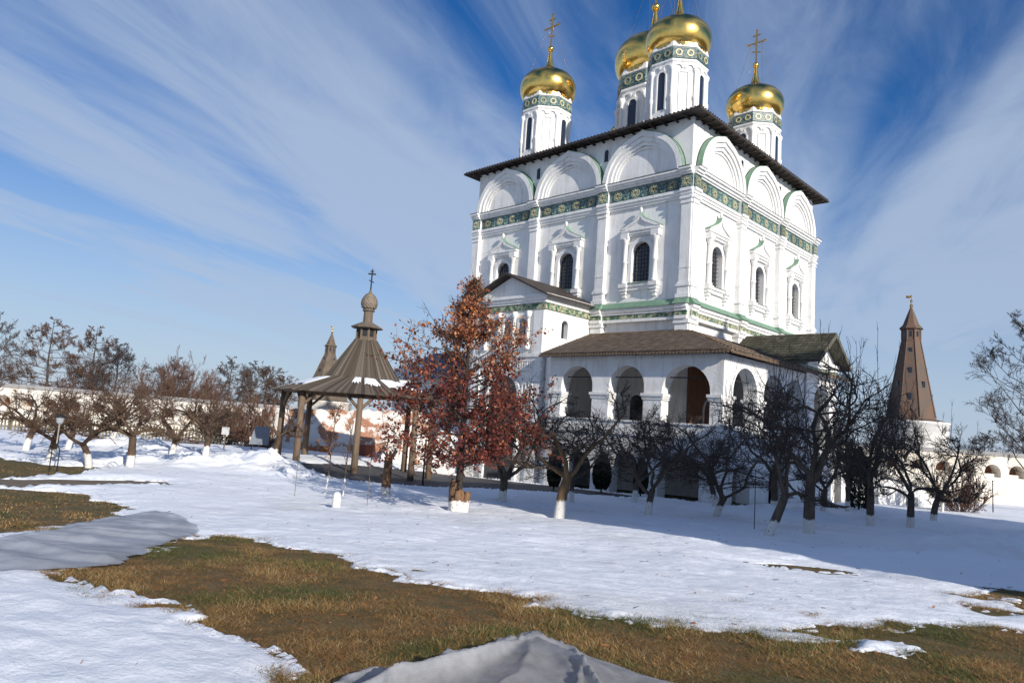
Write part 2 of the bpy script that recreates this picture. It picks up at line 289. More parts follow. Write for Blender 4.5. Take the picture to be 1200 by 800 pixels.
STRIP = [(17.0, -26.75), (17.5, -25.9), (18.4, -25.6), (18.9, -25.9), (18.3, -26.9), (17.6, -27.0)]
SI1 = [(19.82, -32.78), (20.2, -32.46), (20.61, -32.4), (20.53, -32.71), (20.18, -33.0)]
SI2 = [(20.69, -32.27), (20.96, -31.93), (21.27, -32.16), (21.16, -32.39), (20.88, -32.41)]
CHURCH = [(-21, 21), (-21, -.2), (-14.6, -.2), (-14.6, -5.6), (-7.4, -5.6), (6.0, -5.9), (6.0, 21)]
# snow banks thrown up beside the paths: (r, d, size across, size along, height)
BANKS = [(-10.4, 31.3, 2.0, 1.4, .6), (-13.2, 29.3, 3.0, 1.0, .36), (-9.2, 29.6, 1.3, 1.0, .35), (12.5, 18.5, 2.5, 1.0, .35), (15.5, 19.5, 3, 1.2, .3), (-16, 31, 2.5, 1.3, .35), (-11.5, 34.0, 2.6, 1.2, .35), (-19, 37, 3.5, 1.5, .5), (9.2, 15.2, 2.2, .7, .22), (11.5, 16.5, 2.6, .8, .25), (12.2, 31, 3, 1.4, .25), (17, 30, 4, 1.2, .2), (20.5, 25, 5, 1.5, .25)]
WELLS = [(7.15, -25.03), (9.3, -22.9), (9.0, -17.62), (9.8, -14.1), (4.31, -20.11), (4.47, -16.11), (14.24, -20.15), (14.55, -17.25), (9.72, -8.58), (11.04, -6.69), (14.16, -10.13), (14.92, -8.06), (14.64, -3.13), (-6.85, -31.02), (-5.86, -29.93), (-9.14, -31.81), (2.2, -24.0), (6.43, -28.79)]
def snow_thick(x, y):
    r, d = rd(x, y); w = fbm(x*1.3, y*1.3, 5)*.42+fbm(x*5.1+9, y*5.1, 3)*.12
    t = .05+.04*fbm(x*.35, y*.35, 3)+.09*sst(10, 20, d)+.05*fbm(x*.9+7, y*.9, 3)*sst(8, 14, d)
    for (br, bd, sr, sd, h) in BANKS: t = t+h*np.exp(-((r-br)/sr)**2-((d-bd)/sd)**2)*(1+1.1*fbm(x*1.6, y*1.6, 4))
    for wx_, wy_ in WELLS: t = t-.13*np.exp(-((x-wx_)**2+(y-wy_)**2)/.14)+.03*np.exp(-((np.hypot(x-wx_, y-wy_)-.75)/.3)**2)
    t = np.maximum(t, .03)
    clear = np.full(x.shape, -9.)
    for pl, k in ((G1, 1), (G2, 1), (G3, 1), (PATH, .8), (ROAD, .55), (HOLE, .8), (STRIP, .5), (CHURCH, .5)):
        s = sdf(x, y, pl)+w*k*.9
        if pl is HOLE: s = np.minimum(s, 1.1*fbm(x*1.9+3, y*1.3, 4)+.02)
        clear = np.maximum(clear, s)
    for pl in (SI1, SI2): clear = np.minimum(clear, -(sdf(x, y, pl)+w*.25)*1.3)
    clear = clear-1.6*np.maximum(0, fbm(x*1.7+40, y*1.7, 4)-.30-.25*np.maximum(clear, 0))
    e = np.clip(-clear, -1, 1.2)
    edge = np.where(e > 0, 1-np.exp(-(np.maximum(e, 0)*2.2)**1.3), e*1.2)
    t = t*np.where(e > 0, edge, 1)+np.where(e > 0, 0, e*.8-.02)
    return t+np.where(e > 0, np.minimum(e, .35)/.35*(.035*fbm(x*1.1, y*2.6, 4)+.016*np.abs(fbm(x*2.6, y*5.0, 3))+.005*fbm(x*8, y*13, 2)), 0)
def snow_z(x, y):
    x = np.atleast_1d(np.asarray(x, float)); y = np.atleast_1d(np.asarray(y, float)); return gz(x, y)+np.maximum(snow_thick(x, y), 0)
def grid_sheet(name, ds, rs, zf, material, kind='structure', keep=None):
    D, Rr = np.meshgrid(ds, rs, indexing='ij'); X, Y = xy(Rr, D); Z = zf(X, Y); n, m = D.shape
    idx = np.arange(n*m).reshape(n, m); F = np.stack([idx[:-1, :-1], idx[:-1, 1:], idx[1:, 1:], idx[1:, :-1]], -1).reshape(-1, 4)
    if keep is not None:
        kz = keep(X, Y).ravel(); F = F[kz[F].any(1)]
        u, inv = np.unique(F, return_inverse=True); F = inv.reshape(-1, 4); V = np.stack([X, Y, Z], -1).reshape(-1, 3)[u]
    else: V = np.stack([X, Y, Z], -1).reshape(-1, 3)
    o = link(name, mesh_np(name, V, F, True), material); props(o, kind=kind); return o
ds = np.concatenate([np.arange(-30, 2, 2.), np.arange(2, 14, .12), np.arange(14, 60, .6), np.geomspace(60, 900, 40)])
rs = np.concatenate([-np.geomspace(900, 45, 30), np.arange(-44, -8, .8), np.arange(-8, 9, .12), np.arange(9, 45, .8), np.geomspace(45, 900, 30)])
def turf_z(X, Y): return gz(X, Y)+(.04*fbm(X*1.5, Y*1.5, 4)+.02*fbm(X*6, Y*6, 3))*np.exp(-np.hypot(X-CAM[0], Y-CAM[1])/30)
grid_sheet('ground', ds, rs, turf_z, 'turf')
ds = np.concatenate([np.arange(2.5, 15, .05), np.arange(15, 30, .1), np.arange(30, 52, .2), np.arange(52, 90, .8)])
rs = np.concatenate([np.arange(-60, -24, .9), np.arange(-24, -7, .16), np.arange(-7, 8, .055), np.arange(8, 24, .14), np.arange(24, 66, .9)])
_tcache = {}
def _snowz(X, Y): _tcache['t'] = snow_thick(X, Y); return gz(X, Y)+_tcache['t']
grid_sheet('snow', ds, rs, _snowz, 'snow', keep=lambda X, Y: _tcache['t'] > -.06)
def poly_sheet(name, poly, material, dz, step=.35):
    P = np.array(poly); x0, y0 = P.min(0)-.5; x1, y1 = P.max(0)+.5; X, Y = np.meshgrid(np.arange(x0, x1, step), np.arange(y0, y1, step), indexing='ij')
    n, m = X.shape; idx = np.arange(n*m).reshape(n, m); F = np.stack([idx[:-1, :-1], idx[1:, :-1], idx[1:, 1:], idx[:-1, 1:]], -1).reshape(-1, 4)
    k = (sdf(X, Y, poly) > -.3).ravel(); F = F[k[F].all(1)]; u, inv = np.unique(F, return_inverse=True)
    V = np.stack([X, Y, gz(X, Y)+dz], -1).reshape(-1, 3)[u]; o = link(name, mesh_np(name, V, inv.reshape(-1, 4), True), material); return props(o, kind='structure')
poly_sheet('road', ROAD, 'asphalt', .03); poly_sheet('path', PATH, 'dirt_path', .025, .2)
# ------------------------------------------------------------------ the cathedral
S = 20.4
fL = lambda s, d, z: (-s, -d, z)
fR = lambda s, d, z: (d, s, z)
fB = lambda s, d, z: (-s, S+d, z)
fW = lambda s, d, z: (-S-d, s, z)
WIN = (3.6, 10.2, 16.8); ARC = (3.72, 10.3, 16.9); PIL = (.1, 6.85, 13.45, 20.02)
ch = thing('cathedral', (-10.2, 10.2, 0), 'tall white cathedral with gold onion domes, tiled frieze and arcaded gallery', 'cathedral')
for fn, side in ((fL, 1), (fR, 1), (fB, 0), (fW, 0)):
    w = MB(); ops = [(c-.73, c+.73, 13.7, 16.45) for c in WIN] if side else []
    a0, a1 = (0, S) if fn in (fL, fB) else (.5, S-.5)
    w.arch_wall(fn, a0, a1, -.6, 24.5, -.5, 0, ops); w.build('wall', 'plaster', ch)
ip = MB(); ip.box(WORLD, -S+.6, -.6, .6, S-.6, 12, 13); ip.build('floor', 'concrete', ch)
def window(fn, c, w, z0, z1, parent):
    """surround > pane, grille, colonnettes, pediment with green flashing, sill, corbels"""
    s = MB(); r = w/2
    A = [(c-r-.28, z0-.05)]+arcpts(c, z1-r, r+.28, 14)+[(c+r+.28, z0-.05)]; B = [(c-r, z0-.05)]+arcpts(c, z1-r, r, 14)+[(c+r, z0-.05)]
    s.strip(fn, A, B, .002, .13)
    s.box(fn, c-1.42, c+1.42, .003, .2, 16.86, 17.02); s.box(fn, c-1.5, c+1.5, .003, .3, 17.02, 17.2); s.box(fn, c-1.58, c+1.58, .003, .38, 17.2, 17.34)
    for k in (-1, 1): s.box(fn, c+k*1.22-.3, c+k*1.22+.3, .004, .43, 16.7, 17.1)
    f = s.build('window', 'plaster', parent)
    p = MB(); p.box(fn, c-r-.1, c+r+.1, -.34, -.3, z0-.2, z1+.2); p.build('pane', 'glass', f)
    g = MB()
    for k in range(1, 6): g.box(fn, c-r+w*k/6-.016, c-r+w*k/6+.016, -.24, -.21, z0, z1)
    for k in range(1, 10): g.box(fn, c-r, c+r, -.208, -.18, z0+(z1-z0)*k/10-.014, z0+(z1-z0)*k/10+.014)
    g.build('grille', 'grille', f)
    for k in (-1, 1):
        q = MB(); x, y, _ = fn(c+k*1.2, .2, 0)
        q.lathe(x, y, [(.24, 13.56), (.24, 13.68), (.17, 13.76), (.155, 15.0), (.19, 15.03), (.19, 15.12), (.155, 15.15), (.15, 16.4), (.2, 16.46), (.2, 16.55), (.27, 16.66), (.27, 16.72)], 12); q.build('colonnette', 'plaster', f, True)
        q = MB()
        for (h0, h1, dd, ww) in ((13.28, 13.55, .42, .33), (13.06, 13.28, .34, .27), (12.86, 13.06, .26, .2), (12.62, 12.86, .16, .11)): q.box(fn, c+k*1.2-ww, c+k*1.2+ww, .003, dd, h0, h1)
        q.build('corbel', 'plaster', f)
    q = MB(); q.box(fn, c-1.0, c+1.0, .003, .26, 13.36, 13.56); q.box(fn, c-.9, c+.9, .003, .16, 13.1, 13.36); q.build('sill', 'plaster', f)
    q = MB(); q.frus(fn, (c-.86, c+.86, .004, .34, 13.562), (c-.86, c+.86, .004, .02, 13.68)); q.build('flashing', 'green_metal', f)
    top = [(c-1.62, 17.342), (c-1.5, 17.42), (c-1.0, 17.66), (c-.55, 17.86), (c-.2, 18.1), (c, 18.42), (c+.2, 18.1), (c+.55, 17.86), (c+1.0, 17.66), (c+1.5, 17.42), (c+1.62, 17.342)]
    q = MB(); q.extr(fn, top, .004, .3)
    inner = [(c+(a-c)*.72, 17.36+(z-17.34)*.70) for a, z in top]; q.strip(fn, top, inner, .3, .41); q.build('pediment', 'plaster', f)
    q = MB(); q.strip(fn, [(a, z+.05) for a, z in top], [(a, z+.004) for a, z in top], .004, .405); q.build('flashing', 'green_metal', f)
    x, y, _ = fn(c, .3, 0); q = MB(); q.lathe(x, y, [(.05, 18.4), (.07, 18.5), (.13, 18.6), (.11, 18.72), (.03, 18.82)], 8); q.build('finial', 'plaster', f, True)
tile_me = {}
def tile_mesh(w):
    """glazed tile: teal slab, green rim leaves, yellow rosette"""
    if w in tile_me: return tile_me[w]
    h = .87; b = MB(); I = WORLD; b.box(I, -w/2, w/2, -.07, 0, 0, h); n0 = len(b.f)
    b.strip(I, arcpts(0, h/2, .36, 14, a0=0, a1=2*PI), arcpts(0, h/2, .29, 14, a0=0, a1=2*PI), -.11, -.071); n1 = len(b.f)
    for k in range(8):
        a = 2*PI*k/8; b.extr(I, [(.27*math.cos(a+t)*q, h/2+.27*math.sin(a+t)*q) for t, q in ((-.25, .8), (0, 1.05), (.25, .8), (.12, .35), (-.12, .35))], -.13, -.071)
    n2 = len(b.f)
    for k in (-1, 1):
        for z in (.16, h-.16): b.extr(I, [(k*w*.5-k*.06, z-.1), (k*w*.5-k*.22, z), (k*w*.5-k*.06, z+.1), (k*w*.5-k*.02, z)], -.1, -.071)
    me = b.mesh('tile', fix=False)
    for mm in ('tile_teal', 'tile_green', 'tile_yellow'): me.materials.append(MAT[mm])
    for i, p in enumerate(me.polygons): p.material_index = 0 if i < n0 else (1 if i < n1 else (2 if i < n2 else 1))
    tile_me[w] = me; return me
def tile(fn, s, d, z, w, parent):
    o = bpy.data.objects.new('tile', tile_mesh(w)); COL.objects.link(o); o.parent = parent; o.matrix_parent_inverse = Matrix.Translation(-Vector(parent['_b']))
    o.location = fn(s, d, z)
    o.rotation_euler = (0, 0, 0 if fn is fL else PI/2)
BANDL = [(18.95, 19.12, .14), (19.12, 19.3, .22), (19.3, 19.495, .3)]
BANDH = [(20.395, 20.52, .3), (20.52, 20.7, .42), (20.7, 20.85, .56)]
LOW = [(10.88, 11.08, .36), (11.40, 11.6, .36), (11.6, 11.82, .46)]
for fn in (fL, fR):
    brk = [(p-.44, p+.44) for p in PIL]
    cn = MB()
    def run(a0, a1, e):
        for z0, z1, dd in BANDL+BANDH: cn.box(fn, a0, a1, .001, dd+e, z0, z1)
        cn.box(fn, a0, a1, .001, .12+e, 19.495, 20.395)
    edges = [v for b in brk for v in b]
    for i in range(0, len(edges)-1):
        a0, a1 = edges[i], edges[i+1]
        if a1-a0 < .02: continue
        run(a0, a1, .24 if i % 2 == 0 else 0)
    cn.build('cornice', 'plaster', ch)
    fl = MB()
    for i in range(0, len(edges)-1): fl.box(fn, edges[i]+.001, edges[i+1]-.001, .002, (.24 if i % 2 == 0 else 0)+.6, 20.854, 20.875)
    fl.build('flashing', 'roof_dark', ch)
    for p in PIL: tile(fn, p, .362, 19.51, .87, ch)
    for b0, b1 in zip(brk[:-1], brk[1:]):
        L_ = b1[0]-b0[1]; k = 4; wv = round(L_/k-.015, 3)
        for j in range(k): tile(fn, b0[1]+(j+.5)*L_/k, .122, 19.51, wv, ch)
    for j, p in enumerate(PIL):
        q = MB(); q.box(fn, p-.36, p+.36, .001, .36, 13.3, 18.5)
        for (z0, z1, ww, dd) in ((18.5, 18.62, .41, .42), (18.62, 18.8, .39, .40), (18.8, 18.95, .46, .48), (13.16, 13.3, .42, .42), (13.0, 13.16, .48, .48), (12.5, 13.0, .41, .42), (12.25, 12.5, .49, .5), (14.2, 14.3, .38, .385)): q.box(fn, p-ww, p+ww, .002, dd, z0, z1)
        q.build('pilaster', 'plaster', ch)
        if fn is fR or j < 2:
            q = MB(); q.box(fn, p-.46, p+.46, .001, .44, 8.0, 10.6); q.box(fn, p-.55, p+.55, .002, .52, 10.6, 10.88); q.build('pilaster', 'plaster', ch)
    # lower ledge with green weathering and a thin tiled frieze
    s1 = 7.3 if fn is fL else S
    lo = MB(); gm = MB(); tf = MB()
    ed = [v for v in edges if v < s1]+[s1]
    for i in range(len(ed)-1):
        e = .24 if i % 2 == 0 else 0; a0, a1 = ed[i], ed[i+1]
        for z0, z1, dd in LOW: lo.box(fn, a0, a1, .001, dd+e, z0, z1)
        lo.box(fn, a0, a1, .001, .2+e, 11.08, 11.4)
        tf.box(fn, a0+.01, a1-.01, .2+e+.002, .3+e, 11.1, 11.38)
        gm.frus(fn, (a0, a1, .002, .58+e, 11.824), (a0, a1, .002, .1, 12.3)) if not e else gm.frus(fn, (a0-.08, a1+.08, .003, .58+e, 11.83), (a0, a1, .003, .42, 12.296))
    lo.build('ledge', 'plaster', ch); gm.build('flashing', 'green_metal', ch); props(tf.build('tile_frieze', 'tile_frieze', ch))
    # zakomara arches
    for c in ARC:
        zc = 20.87; q = MB()
        for r1, r0, dd, og in ((3.22, 2.86, .46, .22), (2.86, 2.56, .34, .18), (2.56, 2.32, .22, .1), (2.32, 2.16, .10, .0)):
            q.strip(fn, arcpts(c, zc, r1, 28, og), arcpts(c, zc, r0, 28, 0 if r0 < 2.2 else og*.7), .002, dd)
        a = q.build('arch_gable', 'plaster', ch)
        q = MB(); q.strip(fn, arcpts(c, zc, 3.26, 28, .235), arcpts(c, zc, 3.222, 28, .22), .003, .445); q.build('flashing', 'green_metal', a)
        q = MB(); q.strip(fn, arcpts(c, zc, 3.29, 28, .25), arcpts(c, zc, 3.262, 28, .235), .003, .05); q.build('outline', 'iron', a)
    for c in (7.0, 13.6):
        q = MB(); q.strip(fn, [(c-.27, 22.85)]+arcpts(c, 23.55, .27, 8)+[(c+.27, 22.85)], [(c-.19, 22.85)]+arcpts(c, 23.55, .19, 8)+[(c+.19, 22.85)], .002, .05); sw = q.build('slit_window', 'plaster', ch)
        q = MB(); q.extr(fn, [(c-.19, 22.85)]+arcpts(c, 23.55, .19, 8)+[(c+.19, 22.85)], .002, .012); q.build('pane', 'glass', sw)
    for c in WIN: window(fn, c, 1.46, 13.7, 16.45, ch)
# hipped roof with overhanging eaves
q = MB(); e = 1.03; c = S/2
b = [(e, -e), (e, S+e), (-S-e, S+e), (-S-e, -e)]
q.add([(x, y, 24.42) for x, y in b]+[(x, y, 24.56) for x, y in b]+[(-c+.3, c-.3, 27.2), (-c-.3, c+.3, 27.2)]+[(-.02, .02, 24.6), (-.02, S-.02, 24.6), (-S+.02, S-.02, 24.6), (-S+.02, .02, 24.6)],
      [(0, 1, 5, 4), (1, 2, 6, 5), (2, 3, 7, 6), (3, 0, 4, 7), (4, 5, 8), (5, 6, 9, 8), (6, 7, 9), (7, 4, 8, 9), (0, 10, 11, 1), (1, 11, 12, 2), (2, 12, 13, 3), (3, 13, 10, 0)])
rf = q.build('roof', 'roof_dark', ch)
q = MB()
for k in range(24):
    s = .3+k*.87
    for fn in (fL, fR): q.box(fn, s-.05, s+.05, .002, .9, 24.30, 24.415)
props(q.build('rafter', 'rafter', rf), kind='stuff')
q = MB()
for k in range(72):
    s = -.95+k*.31
    for fn in (fL, fR): q.box(fn, s-.05, s+.05, .6, 1.07, 24.565, 24.615)
props(q.build('roof_seam', 'roof_dark', rf), kind='stuff')
def drum(X, Y, r, z0, k, cross=True):
    """octagonal drum > windows, panels, colonnettes, tile band, gilded dome, cross"""
    A0 = PI/8; z = lambda h: z0+h*k     # h measured in small-drum metres from z0 = 25
    ap = r*math.cos(PI/8)
    q = MB(); q.lathe(X, Y, [(r/k*kk*k, z(h)) for kk, h in ((1.03, -.6), (1.03, .9), (1.0, 1.0), (1.0, 5.0), (1.04, 5.1), (1.04, 5.25), (1.0, 5.27), (1.0, 6.15), (1.04, 6.2), (.97, 6.75), (.97, 6.9))], 8, A0)
    dr = q.build('drum', 'plaster', ch)
    q = MB(); q.lathe(X, Y, [(r*1.005, z(5.3)), (r*1.035, z(5.34)), (r*1.035, z(6.1)), (r*1.005, z(6.14))], 8, A0, cap=False); q.build('tile_band', 'tile_teal', dr)
    for j in range(8):
        a = 2*PI*j/8; n = (math.cos(a), math.sin(a)); tg = (-n[1], n[0])
        fn = lambda s, d, zz: (X+n[0]*(ap+d)+tg[0]*s, Y+n[1]*(ap+d)+tg[1]*s, zz)
        hw = r*math.sin(PI/8)
        if j % 2 == 0:
            P = [(-.31*k, z(1.6))]+arcpts(0, z(4.1), .31*k, 10)+[(.31*k, z(1.6))]; O = [(-.43*k, z(1.5))]+arcpts(0, z(4.1), .43*k, 10)+[(.43*k, z(1.5))]
            q = MB(); q.strip(fn, O, P, .002, .09*k); wn = q.build('window', 'plaster', dr)
            q = MB(); q.extr(fn, P, .003, .02); q.build('pane', 'glass_blue', dr)
        else:
            q = MB(); w = .36*k; q.strip(fn, [(-w, z(1.5)), (-w, z(4.35)), (w, z(4.35)), (w, z(1.5))], [(-w+.07*k, z(1.5)), (-w+.07*k, z(4.28)), (w-.07*k, z(4.28)), (w-.07*k, z(1.5))], .002, .06*k); q.build('panel_moulding', 'plaster', dr)
        q = MB()
        for s0 in (-.5, .5):
            q.strip(fn, arcpts(s0*hw, z(4.58), hw*.46, 8), arcpts(s0*hw, z(4.58), hw*.3, 8), .003, .09*k)
        q.build('arcature', 'plaster', dr)
        # rosettes of the tile band
        for s0 in (-.5, .5): q = MB(); q.strip(fn, arcpts(s0*hw, z(5.72), .26*k, 12, a0=0, a1=2*PI), arcpts(s0*hw, z(5.72), .17*k, 12, a0=0, a1=2*PI), .036*r, .036*r+.035); q.build('rosette', 'tile_yellow', dr)
        va = A0+a; vx, vy = X+math.cos(va)*r, Y+math.sin(va)*r
        q = MB(); q.lathe(vx, vy, [(.13*k, z(.9)), (.13*k, z(2.2)), (.18*k, z(2.3)), (.18*k, z(2.5)), (.12*k, z(2.6)), (.12*k, z(4.3)), (.19*k, z(4.42)), (.19*k, z(4.6)), (.12*k, z(4.7))], 8); q.build('colonnette', 'plaster', dr, True)
    R_ = 2.45*k
    pr = [(1.98*k, 6.5), (2.12*k, 6.62), (2.32*k, 6.95), (2.43*k, 7.35), (2.45*k, 7.7), (2.40*k, 8.05), (2.24*k, 8.42), (1.98*k, 8.74), (1.6*k, 9.0), (1.15*k, 9.2), (.75*k, 9.36), (.52*k, 9.52), (.38*k, 9.8), (.27*k, 10.25), (.19*k, 10.7), (.14*k, 11.1), (.1*k, 11.3)]
    q = MB(); q.lathe(X, Y, [(a, z(h)) for a, h in pr], 40); dm = q.build('dome', 'gold', dr, True)
    q = MB(); q.lathe(X, Y, [(math.sin(PI*t/10)*.27*k+.001, z(11.45)-math.cos(PI*t/10)*.27*k) for t in range(11)], 16); q.build('ball', 'gold', dr, True)
    q = MB()                                    # scalloped gilt valance under the dome
    for j in range(44):
        a = 2*PI*j/44; n = (math.cos(a), math.sin(a)); tg = (-n[1], n[0]); fn = lambda s, d, zz: (X+n[0]*d+tg[0]*s, Y+n[1]*d+tg[1]*s, zz)
        q.extr(fn, [(-.15*k, z(6.56)), (.15*k, z(6.56)), (.13*k, z(6.42)), (0, z(6.26)), (-.13*k, z(6.42))], 2.07*k, 2.1*k)
    props(q.build('valance', 'gold', dr), kind='stuff')
    if cross:
        zb = z(11.7); q = MB(); D = (math.sqrt(.5), math.sqrt(.5)); fn = lambda s, d, zz: (X+s, Y+d, zz)
        h = 3.0*k; t = .055*k
        q.box(fn, -t, t, -t, t, zb-.1, zb+h)
        for (hz, wv) in ((.62, .78), (.86, .34)): q.box(fn, -wv*k, wv*k, -t*.8, t*.8, zb+h*hz-t, zb+h*hz+t)
        q.add([fn(-.4*k, -t*.8, zb+h*.36), fn(.4*k, -t*.8, zb+h*.28), fn(.4*k, -t*.8, zb+h*.31), fn(-.4*k, -t*.8, zb+h*.39), fn(-.4*k, t*.8, zb+h*.36), fn(.4*k, t*.8, zb+h*.28), fn(.4*k, t*.8, zb+h*.31), fn(-.4*k, t*.8, zb+h*.39)], [(0, 1, 2, 3), (7, 6, 5, 4), (0, 4, 5, 1), (3, 2, 6, 7), (0, 3, 7, 4), (1, 5, 6, 2)])
        for sx, sz in ((-.78*k, zb+h*.62), (.78*k, zb+h*.62), (0, zb+h)):
            for ox, oz in ((0, .1), (.1, 0), (-.1, 0), (0, -.1)): q.lathe(X+sx+ox*k, Y, [(.01, sz+oz*k-.07*k), (.07*k, sz+oz*k), (.01, sz+oz*k+.07*k)], 6)
        for ang in (.785, 2.356, 3.927, 5.498): q.tube(fn(.1*math.cos(ang)*k, 0, zb+h*.62), fn(.42*math.cos(ang)*k, 0, zb+h*(.62+.25*math.sin(ang))), .018*k, n=5)
        q.build('cross', 'gold_cross', dr)
        q = MB()
        for sx in (-1, 1):
            for sy in (-1, 1): q.tube((X+sx*.5*k, Y, zb+h*.62), (X+sx*1.2*k, Y+sy*1.2*k, z(9.02)), .010, n=4)
        q.build('chain', 'gold_cross', dr)
mat('glass_blue', (.02, .03, .055), .15, spec=.6)
cd = 3.75
for X, Y in ((-cd, cd), (-S+cd, cd), (-cd, S-cd), (-S+cd, S-cd)): drum(X, Y, 2.17, 25.0, 1.0)
drum(-c, c, 3.0, 25.35, 1.38)
# gallery: two-storey arcade round the cathedral
UP = [(-4.86, -1.92), (-.76, 1.68), (2.89, 5.33)]; UPR = [(-4.5, -1.6), (-.75, 1.95), (2.4, 4.75)]
q = MB(); q.arch_wall(fL, -5.6, 6.3, 3.4, 7.95, 4.8, 5.6, [(a, b, 4.2, 7.34) for a, b in UP], 16); g1 = q.build('gallery_wall', 'plaster', ch)
q = MB(); q.arch_wall(fL, -5.6, 6.3, -.8, 3.398, 4.8, 5.6, [(-4.4, -1.9, -.79, 2.55), (-.6, 1.3, -.79, 2.45), (2.7, 4.7, -.79, 2.2)], 14); q.build('gallery_wall', 'plaster', ch)
q = MB(); q.arch_wall(fR, -4.798, 5.0, 3.4, 7.95, 4.8, 5.6, [(a, b, 4.2, 7.4) for a, b in UPR], 16); g2 = q.build('gallery_wall', 'plaster', ch)
q = MB(); q.arch_wall(fR, -4.798, 5.0, -.8, 3.398, 4.8, 5.6, [(-4.3, -2.2, -.79, 2.3), (.2, 2.6, -.79, 2.5)], 14); q.build('gallery_wall', 'plaster', ch)
q = MB(); q.extr(lambda a, d, b: (a, b, d), [(-6.302, -5.6), (-6.302, -4.8), (-7.36, -4.2), (-7.36, -4.9)], -.8, 7.95); q.build('gallery_wall', 'plaster', ch)
for fn, o_, e0, e1 in ((fL, UP, -5.6, 6.3), (fR, UPR, -4.798, 5.0)):
    pts = [e0]+[v for ab in o_ for v in ab]+[e1]
    for k in range(0, len(pts), 2):      # capital wrapped round each pier
        lo_, hi_ = pts[k]-(.1 if k else 0), pts[k+1]+(.1 if k+2 < len(pts) else 0); q = MB()
        for z0, z1, dd in ((5.40, 5.47, .04), (5.50, 5.60, .06), (5.60, 5.76, .11)): q.box(fn, lo_-dd*(1 if k else 0)+.05, hi_+dd-.05, 4.8-dd, 5.6+dd, z0+.001, z1)
        q.build('impost', 'plaster', ch)
q = MB()
for fn, a0, a1 in ((fL, -5.7, 6.28), (fR, -4.9, 4.99)): q.box(fn, a0, a1, 5.602, 5.7, 3.35, 3.55); q.box(fn, a0, a1, 5.602, 5.66, 7.7, 7.9); q.box(fn, a0, a1, 4.7, 5.68, 4.1, 4.198)
q.build('string_course', 'plaster', ch)
for fn, o_ in ((fL, UP), (fR, UPR)):
    for a, b in o_: q = MB(); q.box(fn, a+.05, b-.05, 5.15, 5.19, 6.66, 6.72); q.build('tie_rod', 'iron', ch)
q = MB(); q.box(WORLD, -7.3, 4.79, -4.79, -.01, 3.1, 3.39); q.box(WORLD, .01, 4.79, -.009, 10, 3.1, 3.39); q.build('floor', 'concrete', ch)
q = MB(); q.box(WORLD, -7.3, 4.7, -1.2, -1.0, -.7, 3.09); q.build('undercroft_wall', 'plaster', ch)
q = MB(); q.box(WORLD, 1.0, 1.2, -1, 10, -.7, 3.09); q.build('undercroft_wall', 'plaster', ch)
for fn, a, b, zt in ((fL, 1.5, 2.5, 6.0), (fL, 2.9, 3.9, 6.0), (fL, 5.6, 7.0, 5.6), (fR, 2.6, 4.2, 6.0)):
    q = MB(); r = (b-a)/2; P = [(a, 3.4)]+arcpts((a+b)/2, zt-r, r, 10)+[(b, 3.4)]; q.extr(fn, P, .003, .03); dd_ = q.build('doorway', 'glass', ch)
    q = MB(); O = [(a-.15, 3.4)]+arcpts((a+b)/2, zt-r, r+.15, 10)+[(b+.15, 3.4)]; q.strip(fn, O, P, .003, .12); q.build('frame', 'plaster', dd_)
# brown boarded lining of the cathedral wall inside the gallery, right-hand face
for k in range(12):
    q = MB(); q.box(fR, .47+k*.42, .47+k*.42+.405, .003, .05+.012*(k % 2), 3.392, 8.35); q.build('lining_board', 'orange_wood', ch)
# lean-to gallery roof, in overlapping courses
q = MB(); ev = 6.33; n = 16
def rp(t, a): h = 10.22+(8.03-10.22)*t; return h
for i in range(n):
    t0, t1 = i/n, (i+1)/n; d0, d1 = .1+(ev-.1)*t0, .1+(ev-.1)*t1; z0, z1 = 10.22-2.19*t0+.015, 10.22-2.19*t1+.055
    sl0 = 7.35-.75*t0; sl1 = 7.35-.75*t1
    q.add([(-sl0, -d0, z0), (d0, -d0, z0), (d1, -d1, z1), (-sl1, -d1, z1), (-sl1, -d1, z1-.06), (d1, -d1, z1-.06)], [(0, 1, 2, 3), (3, 2, 5, 4)])
    q.add([(d0, -d0, z0), (d0, 12, z0), (d1, 12, z1), (d1, -d1, z1), (d1, -d1, z1-.06), (d1, 12, z1-.06)], [(0, 1, 2, 3), (3, 2, 5, 4)])
q.add([(-6.6, -ev, 8.02), (ev, -ev, 8.02), (ev, 12, 8.02), (-6.6, -ev, 7.93), (ev, -ev, 7.93), (ev, 12, 7.93)], [(0, 1, 4, 3), (1, 2, 5, 4)])
q.add([(-7.3, -.1, 10.1), (.1, -.1, 10.1), (.1, 12, 10.1), (-6.6, -ev, 7.93), (ev, -ev, 7.93), (ev, 12, 7.93)], [(0, 1, 4, 3), (1, 2, 5, 4)])
groof = q.build('gallery_roof', 'shingle', ch)
